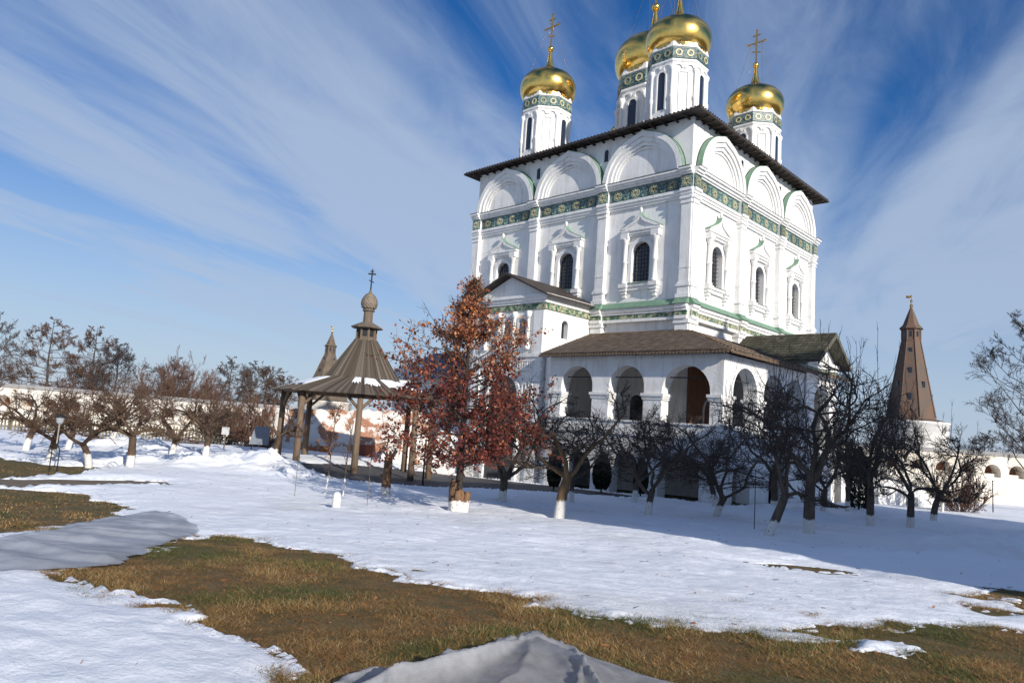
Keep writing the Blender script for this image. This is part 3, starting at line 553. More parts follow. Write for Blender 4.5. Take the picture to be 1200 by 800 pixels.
def shingles(name, rows, parent, pal, seed, w0=.24, th=.03):
    """rows: (p_left, p_right, down) upper-edge end points and the slope vector of one course"""
    g = np.random.default_rng(seed); V = []; Fc = []; Cc = []
    for pl, pr_, dn in rows:
        pl, pr_, dn = np.array(pl, float), np.array(pr_, float), np.array(dn, float); L_ = np.linalg.norm(pr_-pl); n = max(1, int(L_/w0)); t = np.linspace(0, 1, n+1); n_ = nrm(np.cross(pr_-pl, dn)); n_ = n_ if n_[2] > 0 else -n_
        for k in range(n):
            a_, b_ = pl+(pr_-pl)*(t[k]+.008/L_), pl+(pr_-pl)*(t[k+1]-.008/L_); dd = dn*(1.12+g.normal(0, .05)); hh = th*g.uniform(.6, 1.5); b = len(V)
            V += [a_+n_*.012, b_+n_*.012, b_+dd+n_*(.022+hh), a_+dd+n_*(.022+hh), b_+dd+n_*.004, a_+dd+n_*.004]; Fc += [(b, b+1, b+2, b+3), (b+3, b+2, b+4, b+5)]; c = np.array(pal[g.integers(len(pal))])*g.uniform(.82, 1.15); Cc += [(*c, 1)]*6
    me = mesh_np(name, np.array(V), np.array(Fc)); me.color_attributes.new('Col', 'FLOAT_COLOR', 'POINT').data.foreach_set('color', np.array(Cc, np.float32).ravel()); return props(link(name, me, 'shingle_attr', parent), kind='stuff')
def nrm(v): return v/(np.linalg.norm(v, axis=-1, keepdims=True)+1e-9)
mat('shingle_attr', (.12, .09, .06), .8, attr='Col', bump=.4, bscale=30.)
PALB = [(.12, .092, .07), (.145, .11, .083), (.165, .125, .095), (.11, .085, .066)]
rw = []; n = 18
for i in range(n):
    t0, t1 = i/n, (i+1)/n; d0, d1 = .1+(ev-.1)*t0, .1+(ev-.1)*t1; z0, z1 = 10.26-2.19*t0, 10.26-2.19*t1; sl0 = 7.33-.75*t0
    rw.append(((-sl0, -d0, z0), (d0, -d0, z0), (0, -(d1-d0), z1-z0))); rw.append(((d0, -d0, z0), (d0, 11.9, z0), (d1-d0, 0, z1-z0)))
shingles('shingle', rw, groof, PALB, 4, .22, .018)
q = MB()
for k in range(62):
    s = -6.2+k*.21
    q.box(fL, s, s+.12, 6.24, 6.36, 7.88, 7.99)
for k in range(54):
    s = -6.2+k*.21
    q.box(fR, s, s+.12, 6.24, 6.36, 7.88, 7.99)
props(q.build('eave_board', 'shingle', groof), kind='stuff')
# gabled entrance porch on the left
px0, px1, py0 = 7.4, 14.0, 5.2
q = MB(); q.arch_wall(fL, px0, px1, -.8, 12.2, py0-.5, py0, [(9.0, 9.64, 9.5, 10.65), (10.42, 11.06, 9.5, 10.65), (11.84, 12.48, 9.5, 10.65)], 10)
q.arch_wall(lambda s, d, z: (-px0-.5+d, s, z), -py0+.5, -.01, -.8, 12.2, 0, .5, [(-3.45, -2.78, 9.46, 10.7)], 10)
q.box(WORLD, -px1, -px1+.5, -py0+.5, -.01, -.8, 12.2); pw = q.build('porch_wall', 'plaster', ch)
q = MB(); q.box(WORLD, -px1+.5, -px0-.5, -4.5, -4.46, 8.8, 11.2); q.box(WORLD, -px0-.4, -px0-.36, -4, -2, 8.8, 11.2); q.build('pane', 'glass', pw)
q = MB(); q.extr(fL, [(px0, 12.2), (px1, 12.2), (10.7, 13.62)], py0-.5, py0); q.build('pediment', 'plaster', ch)
q = MB()
for fn_ in (fL,):
    for z0, z1, dd in ((11.62, 11.8, .16), (11.8, 12.0, .24), (12.0, 12.2, .34), (8.0, 8.22, .2), (7.72, 8.0, .1), (7.1, 7.28, .1)): q.box(fL, px0-dd, px1+dd, py0+.002, py0+dd, z0, z1)
    for z0, z1, dd in ((11.62, 11.8, .16), (11.8, 12.0, .24), (12.0, 12.2, .34)): q.box(lambda s, d, z: (-px0+d, s, z), -py0+.0, -.5, .002, dd, z0, z1)
for k in range(30): q.box(fL, px0+.1+k*.22, px0+.2+k*.22, py0+.003, py0+.1, 7.34, 7.66)
for k in range(26): q.box(lambda s, d, z: (-px0+d, s, z), -py0+.1+k*.18, -py0+.2+k*.18, .345, .42, 12.02, 12.16)
for k in (7.85, 13.55): q.box(fL, k-.42, k+.42, py0+.003, py0+.12, -.8, 11.1)
q.build('porch_moulding', 'plaster', ch)
q = MB(); q.box(fL, px0-.1, px1+.1, py0+.002, py0+.1, 11.2, 11.6); q.box(lambda s, d, z: (-px0+d, s, z), -py0-.0, -.52, .002, .1, 11.2, 11.6); q.build('tile_frieze', 'tile_frieze', ch)
for k in (8.72, 10.02, 11.44, 12.75):
    q = MB(); q.lathe(-k, -py0-.14, [(.2, 8.5), (.2, 8.75), (.13, 8.85), (.12, 10.7), (.19, 10.8), (.19, 11.1)], 10); q.build('colonnette', 'plaster', ch, True)
for k in (9.32, 10.74, 12.16):
    q = MB(); r = .32; q.strip(fL, [(k-.47, 9.45)]+arcpts(k, 10.33, .47, 10)+[(k+.47, 9.45)], [(k-r, 9.45)]+arcpts(k, 10.33, r, 10)+[(k+r, 9.45)], py0+.002, py0+.1); q.box(fL, k-.5, k+.5, py0+.003, py0+.15, 9.3, 9.45); q.build('window_frame', 'plaster', ch)
q = MB(); q.extr(fL, [(9.3, -.7)]+arcpts(10.7, 5.4, 1.4, 12)+[(12.1, -.7)], py0+.002, py0+.02); pd = q.build('doorway', 'glass', ch)
q = MB(); q.strip(fL, [(9.05, -.7)]+arcpts(10.7, 5.4, 1.65, 12)+[(12.35, -.7)], [(9.3, -.7)]+arcpts(10.7, 5.4, 1.4, 12)+[(12.1, -.7)], py0+.003, py0+.2); q.build('frame', 'plaster', pd)
for k in (8.2, 8.75):
    q = MB(); q.strip(fL, [(k-.2, 4.2)]+arcpts(k, 6.1, .2, 8, .3)+[(k+.2, 4.2)], [(k-.12, 4.2)]+arcpts(k, 6.1, .12, 8, .2)+[(k+.12, 4.2)], py0+.122, py0+.17); q.build('niche_frame', 'plaster', ch)
q = MB(); ov = .62
for sgn in (-1, 1):
    xe = -10.7+sgn*(3.3+ov); ze = 12.05; top = 13.86
    q.add([(-10.7, -py0-ov, top), (xe, -py0-ov, ze), (xe, -.02, ze), (-10.7, -.02, top), (-10.7, -py0-ov, top-.16), (xe, -py0-ov, ze-.1), (xe, -.02, ze-.1), (-10.7, -.02, top-.16)], [(0, 1, 2, 3), (7, 6, 5, 4), (0, 4, 5, 1), (1, 5, 6, 2)])
q.build('porch_roof', 'roof_dark', ch)
# side porch with the green-edged gable on the right
gx = 5.75; ga, gb, gm_ = 5.02, 10.1, 7.56
q = MB(); q.arch_wall(fR, ga, gb, 3.4, 8.9, gx-.6, gx, [(6.3, 8.98, 3.41, 7.42)], 14); q.box(fR, ga, gb, gx-.6, gx, -.8, 3.398)
q.box(WORLD, 0, gx-.602, ga, ga+.5, 3.4, 8.9); q.box(WORLD, 0, gx-.602, gb-.5, gb, -.8, 8.9)
q.extr(fR, [(ga, 8.902), (gb, 8.902), (gm_, 10.45)], gx-.6, gx); q.build('side_porch_wall', 'plaster', ch)
q = MB()
for z0, z1, dd in ((8.42, 8.6, .12), (8.6, 8.9, .22), (7.95, 8.1, .1)): q.box(fR, ga-dd, gb+dd, gx+.002, gx+dd, z0, z1)
q.build('string_course', 'plaster', ch)
q = MB(); q.box(fR, ga, gb, gx+.002, gx+.06, 8.12, 8.4); q.build('tile_frieze', 'tile_frieze', ch)
q = MB(); t = MB()
for sg in (-1, 1):
    ye = gm_+sg*3.0; x1 = gx+.85
    q.add([(.1, gm_, 10.8), (x1, gm_, 10.8), (x1, ye, 8.72), (.1, ye, 8.72), (.1, gm_, 10.68), (x1, gm_, 10.68), (x1, ye, 8.6), (.1, ye, 8.6)], [(0, 1, 2, 3), (7, 6, 5, 4), (2, 6, 7, 3)])
    t.add([(x1, gm_, 10.83), (x1, ye, 8.75), (x1, ye, 8.45), (x1, gm_, 10.5), (x1+.06, gm_, 10.83), (x1+.06, ye, 8.75), (x1+.06, ye, 8.45), (x1+.06, gm_, 10.5)], [(0, 1, 2, 3), (7, 6, 5, 4), (0, 4, 5, 1), (3, 2, 6, 7), (1, 5, 6, 2)])
spr = q.build('side_porch_roof', 'shingle_green', ch); t.build('bargeboard', 'shingle_green', ch)
rw = []
for sg in (-1, 1):
    for i in range(10):
        f0, f1 = i/10, (i+1)/10; rw.append(((.12, gm_+sg*3.0*f0, 10.83-2.08*f0), (gx+.84, gm_+sg*3.0*f0, 10.83-2.08*f0), (0, sg*.3, -.208)))
shingles('shingle', rw, spr, [(.075, .072, .05), (.10, .095, .07), (.06, .06, .042)], 6, .26)
# ------------------------------------------------------------------ towers, walls and buildings of the monastery
def tent_tower(loc, label, tentmat, whitemat, rb=2.62, rd_=3.7):
    x, y, z = loc; o = thing('corner_tower', loc, label, 'tower', 'tent-roofed corner towers')
    q = MB(); q.lathe(x, y, [(rd_+.05, z), (rd_+.05, z+4.2), (rd_+.15, z+4.3), (rd_, z+4.6), (rd_, z+8.0), (rd_+.15, z+8.1), (rd_+.15, z+8.3)], 28, 0); q.build('drum', whitemat, o, True)
    zb = z+8.35; A0 = PI/8+.2
    q = MB(); q.lathe(x, y, [(rd_+.16, zb-.04), (rb+.13, zb+.22), (rb, zb+.35), (1.02, zb+9.0), (1.05, zb+9.1), (1.0, zb+9.2), (1.0, zb+10.6)], 8, A0); tn = q.build('tent', tentmat, o)
    q = MB()
    for k in range(8):
        a = A0+2*PI*k/8; q.tube((x+(rb-.02)*math.cos(a), y+(rb-.02)*math.sin(a), zb+.45), (x+1.04*math.cos(a), y+1.04*math.sin(a), zb+9.0), .09, .06, 6)
        q.tube((x+1.0*math.cos(a), y+1.0*math.sin(a), zb+9.1), (x+1.0*math.cos(a), y+1.0*math.sin(a), zb+10.6), .09, .09, 6)
    q.build('rib', tentmat, o)
    q = MB(); q.lathe(x, y, [(1.26, zb+10.45), (1.26, zb+10.53), (.9, zb+10.9), (.12, zb+13.0)], 8, A0); q.build('cap_roof', tentmat, o)
    q = MB(); q.lathe(x, y, [(.1, zb+12.9), (.2, zb+13.2), (.09, zb+13.35), (.09, zb+13.6), (.16, zb+13.75), (.04, zb+13.9), (.03, zb+14.5)], 8); q.box(lambda a, d, c: (x+a, y+d, c), -.55, .05, -.02, .02, zb+14.1, zb+14.4); q.build('finial', 'gold_cross', o)
    for k in range(8):
        a = A0+2*PI*(k+.5)/8; n = (math.cos(a), math.sin(a)); tg = (-n[1], n[0])
        for h, hh in (((2.0, .75), (5.0, .65), (7.4, .5)) if k % 2 else ((3.4, .7),)):
            ap = (rb-(rb-1.02)*h/8.4)*math.cos(PI/8); fn = lambda s, d, zz: (x+n[0]*(ap+d)+tg[0]*s, y+n[1]*(ap+d)+tg[1]*s, zz)
            q = MB(); q.box(fn, -.17, .17, -.2, .04, zb+.6+h-.3, zb+.6+h-.3+hh); q.build('dormer_opening', 'glass', o)
        ap = 1.0*math.cos(PI/8); fn = lambda s, d, zz: (x+n[0]*(ap+d)+tg[0]*s, y+n[1]*(ap+d)+tg[1]*s, zz)
        q = MB(); q.extr(fn, [(-.13, zb+9.5)]+arcpts(0, zb+10.05, .13, 6)+[(.13, zb+9.5)], -.05, .012); q.build('lantern_opening', 'glass', o)
    return o
tent_tower((.3, 49.4, -1.4), 'tall corner tower with reddish brick tent roof rising over the right trees', 'tower_tent', 'tower_white')
tent_tower((-95.6, 33.2, -2.9), 'distant corner tower with grey-brown tent roof behind the wooden canopy', 'tower_tent_grey', 'plaster_old', 4.3, 5.0)
def fortress_wall(p0, p1, z0a, zta, ztb, label, pitch=2.3, n0=.4):
    """curtain wall with a row of blind arches near the top; each arch an opening with its brick back"""
    p0, p1 = Vector(p0), Vector(p1); L_ = (p1-p0).length; t = (p1-p0)/L_; nrm = Vector((-t.y, t.x))
    if (Vector((CAM[0], CAM[1]))-p0).dot(nrm) < 0: nrm = -nrm
    o = thing('fortress_wall', (*p0, z0a), label, 'wall', 'fortress walls')
    def fn(s, d, z): q = p0+t*s+nrm*d; return (q.x, q.y, z+(ztb-zta)*s/L_)
    n = int(L_/pitch); ops = [(n0+k*pitch, n0+k*pitch+1.55, zta-2.05, zta-.85) for k in range(n) if n0+k*pitch+1.6 < L_]
    q = MB(); q.arch_wall(fn, 0, L_, z0a, zta, -1.3, 0, ops, 8); q.build('curtain', 'wall_old', o)
    q = MB(); q.box(fn, 0, L_, -1.6, -1.305, z0a, zta-.1); q.build('back_wall', 'wall_brick', o)
    q = MB(); q.prof(fn, [(-1.8, zta+.02), (-.7, zta+.32), (.22, zta+.02), (.22, zta+.002), (-1.8, zta+.002)], -.2, L_+.2); q.build('coping', 'wall_cap', o)
    for a, b, zs, zt in ops:
        q = MB(); q.box(fn, a, b, -1.298, -.5, zs-.25, zs+.3); q.build('parapet', 'wall_old', o)
mat('wall_old', (.72, .68, .60), .9, (.46, .39, .30), .45, .6, 3., lo=.48, hi=.72, detail=9, bdist=.05)
mat('wall_brick', (.20, .085, .045), .9, (.30, .15, .09), 2.); mat('wall_cap', (.48, .46, .43), .8, (.36, .34, .31), 1.)
fortress_wall((-72, -34.2), (-33.5, 3.2), -2.2, 3.95, 3.30, 'long whitewashed fortress wall with brick-backed arches behind the left orchard')
fortress_wall((-8, 23.8), (30, 60.0), -2.6, 3.72, 3.72, 'whitewashed fortress wall with dark arches beyond the right orchard')
# worn plaster wall with bare brick behind the canopy
def worn_mat():
    m = mat('worn', (.70, .67, .62), .95, (.40, .16, .075), 1.1, .7, 4., lo=.50, hi=.56, detail=10, bdist=.06); t = m.node_tree; L = t.links.new; b = t.nodes['Principled BSDF']
    mi = [n for n in t.nodes if n.type == 'MIX'][0]; tcn = t.nodes.new('ShaderNodeTexCoord'); mp = t.nodes.new('ShaderNodeMapping'); mp.inputs['Rotation'].default_value = (PI/2, 0, -.7); L(tcn.outputs['Object'], mp.inputs[0])
    br = t.nodes.new('ShaderNodeTexBrick'); br.inputs['Scale'].default_value = 3.4; br.inputs['Color1'].default_value = (.42, .16, .07, 1); br.inputs['Color2'].default_value = (.27, .10, .05, 1); br.inputs['Mortar'].default_value = (.45, .40, .34, 1); L(mp.outputs[0], br.inputs[0]); L(br.outputs[0], mi.inputs[7])
worn_mat()
r0 = thing('ruined_wall', (-20.5, -11.5, .3), 'crumbling plastered brick wall with exposed orange bricks behind the wooden canopy', 'wall')
def curved(pts, name, h0, h1, m_, parent, seed):
    rg = np.random.default_rng(seed); V = []; F = []
    P = np.array(pts, float); s = np.r_[0, np.cumsum(np.hypot(*np.diff(P, axis=0).T))]; n = int(s[-1]/.35); ss = np.linspace(0, s[-1], n)
    X = np.interp(ss, s, P[:, 0]); Y = np.interp(ss, s, P[:, 1]); T = np.gradient(np.stack([X, Y], 1), axis=0); T /= np.linalg.norm(T, axis=1)[:, None]; Nn = np.stack([T[:, 1], -T[:, 0]], 1)
    H = np.interp(ss, s, np.interp(np.linspace(0, 1, len(s)), [0, 1], [h0, h1]))+np.cumsum(rg.normal(0, .05, n))*.5+rg.normal(0, .05, n)
    for k in range(n):
        for sd in (0, .6):
            for z in (-.8, H[k]): V.append((X[k]-Nn[k, 0]*sd, Y[k]-Nn[k, 1]*sd, z))
    for k in range(n-1):
        b = 4*k; F += [(b, b+4, b+5, b+1), (b+2, b+3, b+7, b+6), (b+1, b+5, b+7, b+3)]
    F += [(0, 1, 3, 2), (4*n-4, 4*n-2, 4*n-1, 4*n-3)]
    return link(name, mesh_np(name, V, F), m_, parent)
curved([(-27, -14.0), (-25.0, -15.2), (-23.0, -15.0), (-21.5, -13.6), (-20, -12.0), (-18.5, -10.6), (-17.0, -9.4), (-15.9, -8.4), (-15.5, -7.2)], 'plaster_face', 3.5, 3.9, 'worn', r0, 3)
# small things by the wall
gzf = lambda x, y: float(gz(np.array(x), np.array(y)))
bx_ = thing('storage_box', (-17.3, -11.2, gzf(-17.3, -11.2)), 'dark red box standing against the crumbling brick wall', 'box')
q = MB(); q.box(WORLD, -17.9, -16.9, -11.7, -11.1, .3, 1.35); q.build('body', 'redbox', bx_); q = MB(); q.box(WORLD, -17.95, -16.85, -11.75, -11.05, 1.352, 1.45); q.build('lid', 'redbox', bx_)
for x, y, w, h, lb in ((-20.4, -13.9, .55, .6, 'wide clay pot at the foot of the crumbling wall'), (-19.6, -13.2, .38, .75, 'narrow dark clay pot at the foot of the crumbling wall')):
    q = MB(); q.lathe(x, y, [(w*.7, .35), (w, .4+h*.5), (w*.85, .4+h), (w*.7, .4+h*.95)], 12); props(q.build('clay_pot', 'clay', None, True), lb, 'pot')
# refectory with the blue tin roof behind the oak
rfy = thing('refectory', (-31, 5, 0), 'white building with blue tin roof half hidden behind the red-leaved oak', 'building')
fRf = lambda a, d, z: (-31.5+a*R2[0]*1.0-d*F2[0], -3.2+a*R2[1]-d*F2[1], z)
q = MB(); q.arch_wall(fRf, 3.4, 22, -.8, 7.3, -.6, 0, [(5+k*3.4, 6.2+k*3.4, 3.4, 5.6) for k in range(4)], 8); q.box(fRf, 3.4, 4.0, -9, -.602, -.8, 7.3); q.build('wall', 'plaster', rfy)
q = MB(); q.box(fRf, 4.1, 21.8, -.5, -.44, 2.8, 6.2); q.build('pane', 'glass', rfy)
q = MB(); q.add([fRf(2.7, .7, 7.25), fRf(23, .7, 7.25), fRf(23, -4.8, 9.9), fRf(6.5, -4.8, 9.9), fRf(2.7, -10, 7.25), fRf(23, -10, 7.25), fRf(2.7, .7, 7.1), fRf(23, .7, 7.1), fRf(2.7, -10, 7.1)], [(0, 1, 2, 3), (0, 3, 4), (3, 2, 5, 4), (0, 6, 7, 1), (0, 4, 8, 6)]); q.build('roof', 'bluetin', rfy)
# outside staircase with white parapets
stc = thing('staircase', (-15.5, -7.0, 0), 'stone staircase between white parapets left of the cathedral porch', 'stairs')
fS = lambda a, d, z: (-15.8+a*.25+d*-.3, -7.4+a*.97-d*.1, z)
fS = lambda a, d, z: (-15.2+a*R2[0]+d*F2[0], -8.0+a*R2[1]+d*F2[1], z)
for k in range(9):
    q = MB(); q.box(fS, -1.3, .55, .3*k, .3*k+.32, -.6, .12+.19*k); q.build('step', 'concrete', stc)
q = MB()
for a in (.56,): q.prof(lambda s, d, z: fS(s, d, z), [(-.4, -.7), (3.2, -.7), (3.2, 2.7), (2.6, 2.5), (-.1, 1.0), (-.4, 1.0)], a, a+1.5); q.build('parapet', 'plaster', stc)
q = MB(); q.prof(lambda s, d, z: fS(s, d, z), [(-.4, -.7), (3.2, -.7), (3.2, 2.6), (2.6, 2.4), (-.1, .9), (-.4, .9)], -1.7, -1.31); q.build('parapet', 'plaster', stc)
for px_, lb in ((-2.6, 'squat white gate pillar left of the stone staircase, nearer the canopy'), (-1.95, 'squat white gate pillar beside the stone staircase')):
    q = MB(); q.box(fS, px_-.22, px_+.22, -.8, -.36, -.6, 1.25); q.frus(fS, (px_-.29, px_+.29, -.87, -.29, 1.252), (px_-.08, px_+.08, -.66, -.5, 1.45)); props(q.build('gate_pillar', 'plaster'), lb, 'pillar', 'gate pillars')
# low outbuilding on the right
ob = thing('outbuilding', (7.4, 14.8, -.4), 'low white outbuilding with slanting roof behind the right orchard', 'building')
fO = lambda a, d, z: (8.2+a*R2[0]-d*F2[0], 13.2+a*R2[1]-d*F2[1], z)
q = MB(); q.extr(fO, [(-3.2, -.9), (3.2, -.9), (3.2, .9), (.6, 1.55), (-3.2, 2.3)], -3, 0); q.build('wall', 'plaster', ob)
q = MB(); q.strip(fO, [(-3.4, 2.5), (.6, 1.72), (3.5, .98)], [(-3.4, 2.32), (.6, 1.56), (3.5, .84)], -3.2, .25); q.build('roof', 'wall_cap', ob)
q = MB(); q.box(fO, 1.2, 2.0, .002, .03, -.2, .5); wq = q.build('window', 'sheet_grey', ob)
q = MB(); q.box(fO, -1.6, -.7, .002, .04, -.8, 1.1); q.build('door', 'sheet_grey', ob)
# picket fence across the far left garden
fe = thing('picket_fence', (-40, -22, 0), 'low yellowish picket fence along the back of the left garden', 'fence')
q = MB(); a, b = Vector(xy(-44, 47.5)), Vector(xy(-15, 50)); Lf = (b-a).length; tf_ = (b-a)/Lf; nf = Vector((-tf_.y, tf_.x)); z_ = gzf(*xy(-25, 48))
fF = lambda s, d, z: (a.x+tf_.x*s+nf.x*d, a.y+tf_.y*s+nf.y*d, z_+z)
for k in range(int(Lf/.22)): q.extr(fF, [(k*.22, .1), (k*.22+.09, .1), (k*.22+.09, 1.05), (k*.22+.045, 1.14), (k*.22, 1.05)], 0, .02)
props(q.build('picket', 'fence_paint', fe), kind='stuff')
for h in (.35, .85): q = MB(); q.box(fF, 0, Lf, .021, .06, h, h+.09); q.build('rail', 'fence_paint', fe)
for k in range(12): q = MB(); q.box(fF, k*2.6, k*2.6+.1, .061, .16, -.3, 1.15); q.build('post', 'fence_paint', fe)
# building off to the right: its roof and cupola throw the shade over the orchard
QA = np.array([math.cos(SUN_A), -math.sin(SUN_A)]); QU = np.array([math.sin(SUN_A), math.cos(SUN_A)]); TE = math.tan(SUN_E)
bell = thing('bell_church', (44, -12, 0), 'white two-storey church with bell tower off to the right of the view', 'church')
fQ = lambda u, dq, z: (QA[0]*(37+dq)+QU[0]*u, QA[1]*(37+dq)+QU[1]*u, z)
hR = 1.2+37*TE
q = MB(); q.box(fQ, -19.8, 10.5, 0, 10, -1, hR); q.build('wall', 'plaster', bell)
q = MB(); q.frus(fQ, (-20.0, 10.7, -.3, 10.3, hR+.002), (-17, 6, 4.6, 5.4, hR+2.2)); q.build('roof', 'roof_dark', bell)
tx, ty, _ = fQ(4.6, 4.5, 0); tp = 12.0+41.5*TE
q = MB(); q.lathe(tx, ty, [(3.7, 0), (3.7, tp-6.2), (4.0, tp-6.0), (4.0, tp-5.8), (1.4, tp-4.4), (1.3, tp-3.4)], 8); q.build('bell_tower', 'plaster', bell)
q = MB(); q.lathe(tx, ty, [(1.3, tp-3.4), (1.6, tp-2.9), (1.65, tp-2.4), (1.3, tp-1.7), (.6, tp-1.1), (.2, tp-.5), (.1, tp)], 20); q.build('cupola', 'gold', bell, True)
# ------------------------------------------------------------------ wooden canopy
gx0, gy0 = -10.75, -16.65; gzb = gzf(gx0, gy0)
gaz = thing('wooden_canopy', (gx0, gy0, gzb), 'octagonal wooden canopy on log posts with tent roof and small onion dome', 'canopy')
A0 = math.atan2(CAM[1]-gy0, CAM[0]-gx0)    # one corner faces the lawn
def ring(r, z): return [(gx0+r*math.cos(A0+k*PI/4), gy0+r*math.sin(A0+k*PI/4), z) for k in range(8)]
for k in range(8):
    x, y = ring(4.15, 0)[k][:2]; q = MB()
    q.lathe(x, y, [(.19, gzf(x, y)-.4), (.17, gzb+1.4), (.15, 4.55)], 10); po = q.build('post', 'oldwood_post', gaz, True)
    for dk in (-1, 1):
        x2, y2 = ring(4.15, 0)[(k+dk) % 8][:2]; q = MB(); q.tube((x, y, 3.7), (x+(x2-x)*.26, y+(y2-y)*.26, 4.48), .075, n=6); q.build('brace', 'oldwood_post', po)
q = MB()
for k in range(8):
    p, p2 = Vector(ring(4.15, 4.56)[k]), Vector(ring(4.15, 4.56)[(k+1) % 8]); q.tube(p, p2, .13, n=8)
q.build('ring_beam', 'oldwood_post', gaz)
q = MB()
for k in range(4):
    p, p2 = Vector(ring(4.1, 4.66)[k]), Vector(ring(4.1, 4.66)[k+4]); q.tube(p, p2, .11, n=6)
q.build('tie_beam', 'oldwood_post', gaz)
def board_facets(name, rA, zA, rB, zB, nb, mtl, th=.035):
    """roof skin of narrow boards laid up the slope, alternate boards proud"""
    q = MB()
    for k in range(8):
        a0, a1 = Vector(ring(rA, zA)[k]), Vector(ring(rA, zA)[(k+1) % 8]); b0, b1 = Vector(ring(rB, zB)[k]), Vector(ring(rB, zB)[(k+1) % 8]); n = (a1-a0).cross(b0-a0).normalized()
        if n.z < 0: n = -n
        for j in range(nb):
            t0, t1 = j/nb, (j+1)/nb; h = th if j % 2 else 0
            P = [a0.lerp(a1, t0), a0.lerp(a1, t1), b0.lerp(b1, t1), b0.lerp(b1, t0)]; T_ = [p+n*(.02+h) for p in P]; P = [p-n*.02 for p in P]
            q.add(P+T_, [(4, 5, 6, 7), (3, 2, 1, 0), (0, 1, 5, 4), (1, 2, 6, 5), (3, 0, 4, 7)])
    me = q.mesh(name, fix=False); g = np.random.default_rng(nb); nbv = len(me.vertices)//8; c = np.ones((nbv*8, 4), np.float32); c[:, :3] = np.repeat(np.array([(.085, .068, .052), (.115, .093, .072), (.15, .122, .096), (.065, .052, .04)])[g.integers(0, 4, nbv)]*g.uniform(.8, 1.2, (nbv, 1)), 8, 0)
    me.color_attributes.new('Col', 'FLOAT_COLOR', 'POINT').data.foreach_set('color', c.ravel()); o = link(name, me, 'shingle_attr', gaz); props(o, kind='stuff'); return o
board_facets('eave_boards', 4.85, 4.50, 2.05, 5.42, 20, 'oldwood'); tent = board_facets('tent_boards', 2.12, 5.36, .60, 7.66, 10, 'oldwood')
q = MB(); q.lathe(gx0, gy0, [(.66, 7.6), (.66, 7.7), (.54, 7.72), (.54, 8.38)], 8, A0+.2); lan = q.build('lantern', 'oldwood', gaz)
for k in range(8):
    a = A0+.2+k*PI/4; q = MB(); q.tube((gx0+.55*math.cos(a), gy0+.55*math.sin(a), 7.7), (gx0+.55*math.cos(a), gy0+.55*math.sin(a), 8.4), .05, n=6); q.build('lantern_post', 'oldwood_post', lan)
    n = (math.cos(a+PI/8), math.sin(a+PI/8)); tg = (-n[1], n[0]); ap = .54*math.cos(PI/8); fn = lambda s, d, zz: (gx0+n[0]*(ap+d)+tg[0]*s, gy0+n[1]*(ap+d)+tg[1]*s, zz)
    q = MB(); q.box(fn, -.13, .13, .002, .01, 7.85, 8.3); q.build('lantern_opening', 'iron', lan)
q = MB(); q.lathe(gx0, gy0, [(.90, 8.34), (.92, 8.40), (.6, 8.56), (.3, 8.70)], 8, A0+.2); q.build('lantern_roof', 'oldwood', gaz)
q = MB(); q.lathe(gx0, gy0, [(.28, 8.66), (.27, 9.32), (.36, 9.34), (.36, 9.4), (.26, 9.42)], 10); q.build('neck', 'oldwood', gaz)
q = MB(); pr = [(.27, 9.42), (.40, 9.53), (.46, 9.72), (.44, 9.92), (.34, 10.12), (.2, 10.28), (.1, 10.42), (.05, 10.56)]; q.lathe(gx0, gy0, pr, 18); on = q.build('onion_dome', 'oldwood', gaz)
q = MB()
for i in range(9):
    t = i/9; z = 9.45+.9*t; r = float(np.interp(z, [p[1] for p in pr], [p[0] for p in pr]))+.012; n = 14
    for k in range(n):
        a = 2*PI*(k+.5*(i % 2))/n; nn = (math.cos(a), math.sin(a)); tg = (-nn[1], nn[0]); w = r*PI/n*.9
        q.add([(gx0+nn[0]*r+tg[0]*s, gy0+nn[1]*r+tg[1]*s, zz) for s, zz in ((-w, z+.08), (w, z+.08), (w, z), (0, z-.05), (-w, z))]+[(gx0+nn[0]*(r-.05), gy0+nn[1]*(r-.05), z+.12)], [(0, 1, 2, 3, 4), (0, 5, 1)])
props(q.build('shingle', 'oldwood_light', on), kind='stuff')
q = MB(); fn = lambda s, d, zz: (gx0+R2[0]*s-F2[0]*d, gy0+R2[1]*s-F2[1]*d, zz)
q.box(fn, -.035, .035, -.03, .03, 10.5, 11.8); q.box(fn, -.22, .22, -.028, .028, 11.48, 11.56); q.box(fn, -.11, .11, -.027, .027, 11.64, 11.69); q.extr(fn, [(-.14, 11.12), (.14, 11.0), (.14, 11.06), (-.14, 11.18)], -.026, .026); q.build('cross', 'iron', gaz)
def roof_snow(k, t0, t1, v0, v1, seed):
    """left-over snow on an eave facet"""
    a0, a1 = Vector(ring(4.85, 4.50)[k]), Vector(ring(4.85, 4.50)[(k+1) % 8]); b0, b1 = Vector(ring(2.05, 5.42)[k]), Vector(ring(2.05, 5.42)[(k+1) % 8])
    rg = np.random.default_rng(seed); n = 14; m_ = 8; V = []; F = []
    for i in range(n+1):
        for j in range(m_+1):
            u = t0+(t1-t0)*i/n; lo_ = v0+.18*rg.random()*(j == 0); v = lo_+(v1-v0)*j/m_
            p = a0.lerp(a1, u).lerp(b0.lerp(b1, u), v); e = min(i, n-i, j, m_-j); V.append((p.x, p.y, p.z+(.03 if e == 0 else .10+.03*rg.random())))
    for i in range(n):
        for j in range(m_): b_ = i*(m_+1)+j; F.append((b_, b_+1, b_+m_+2, b_+m_+1))
    link('snow_patch', mesh_np('snow_patch', V, F, True), 'snow', gaz)
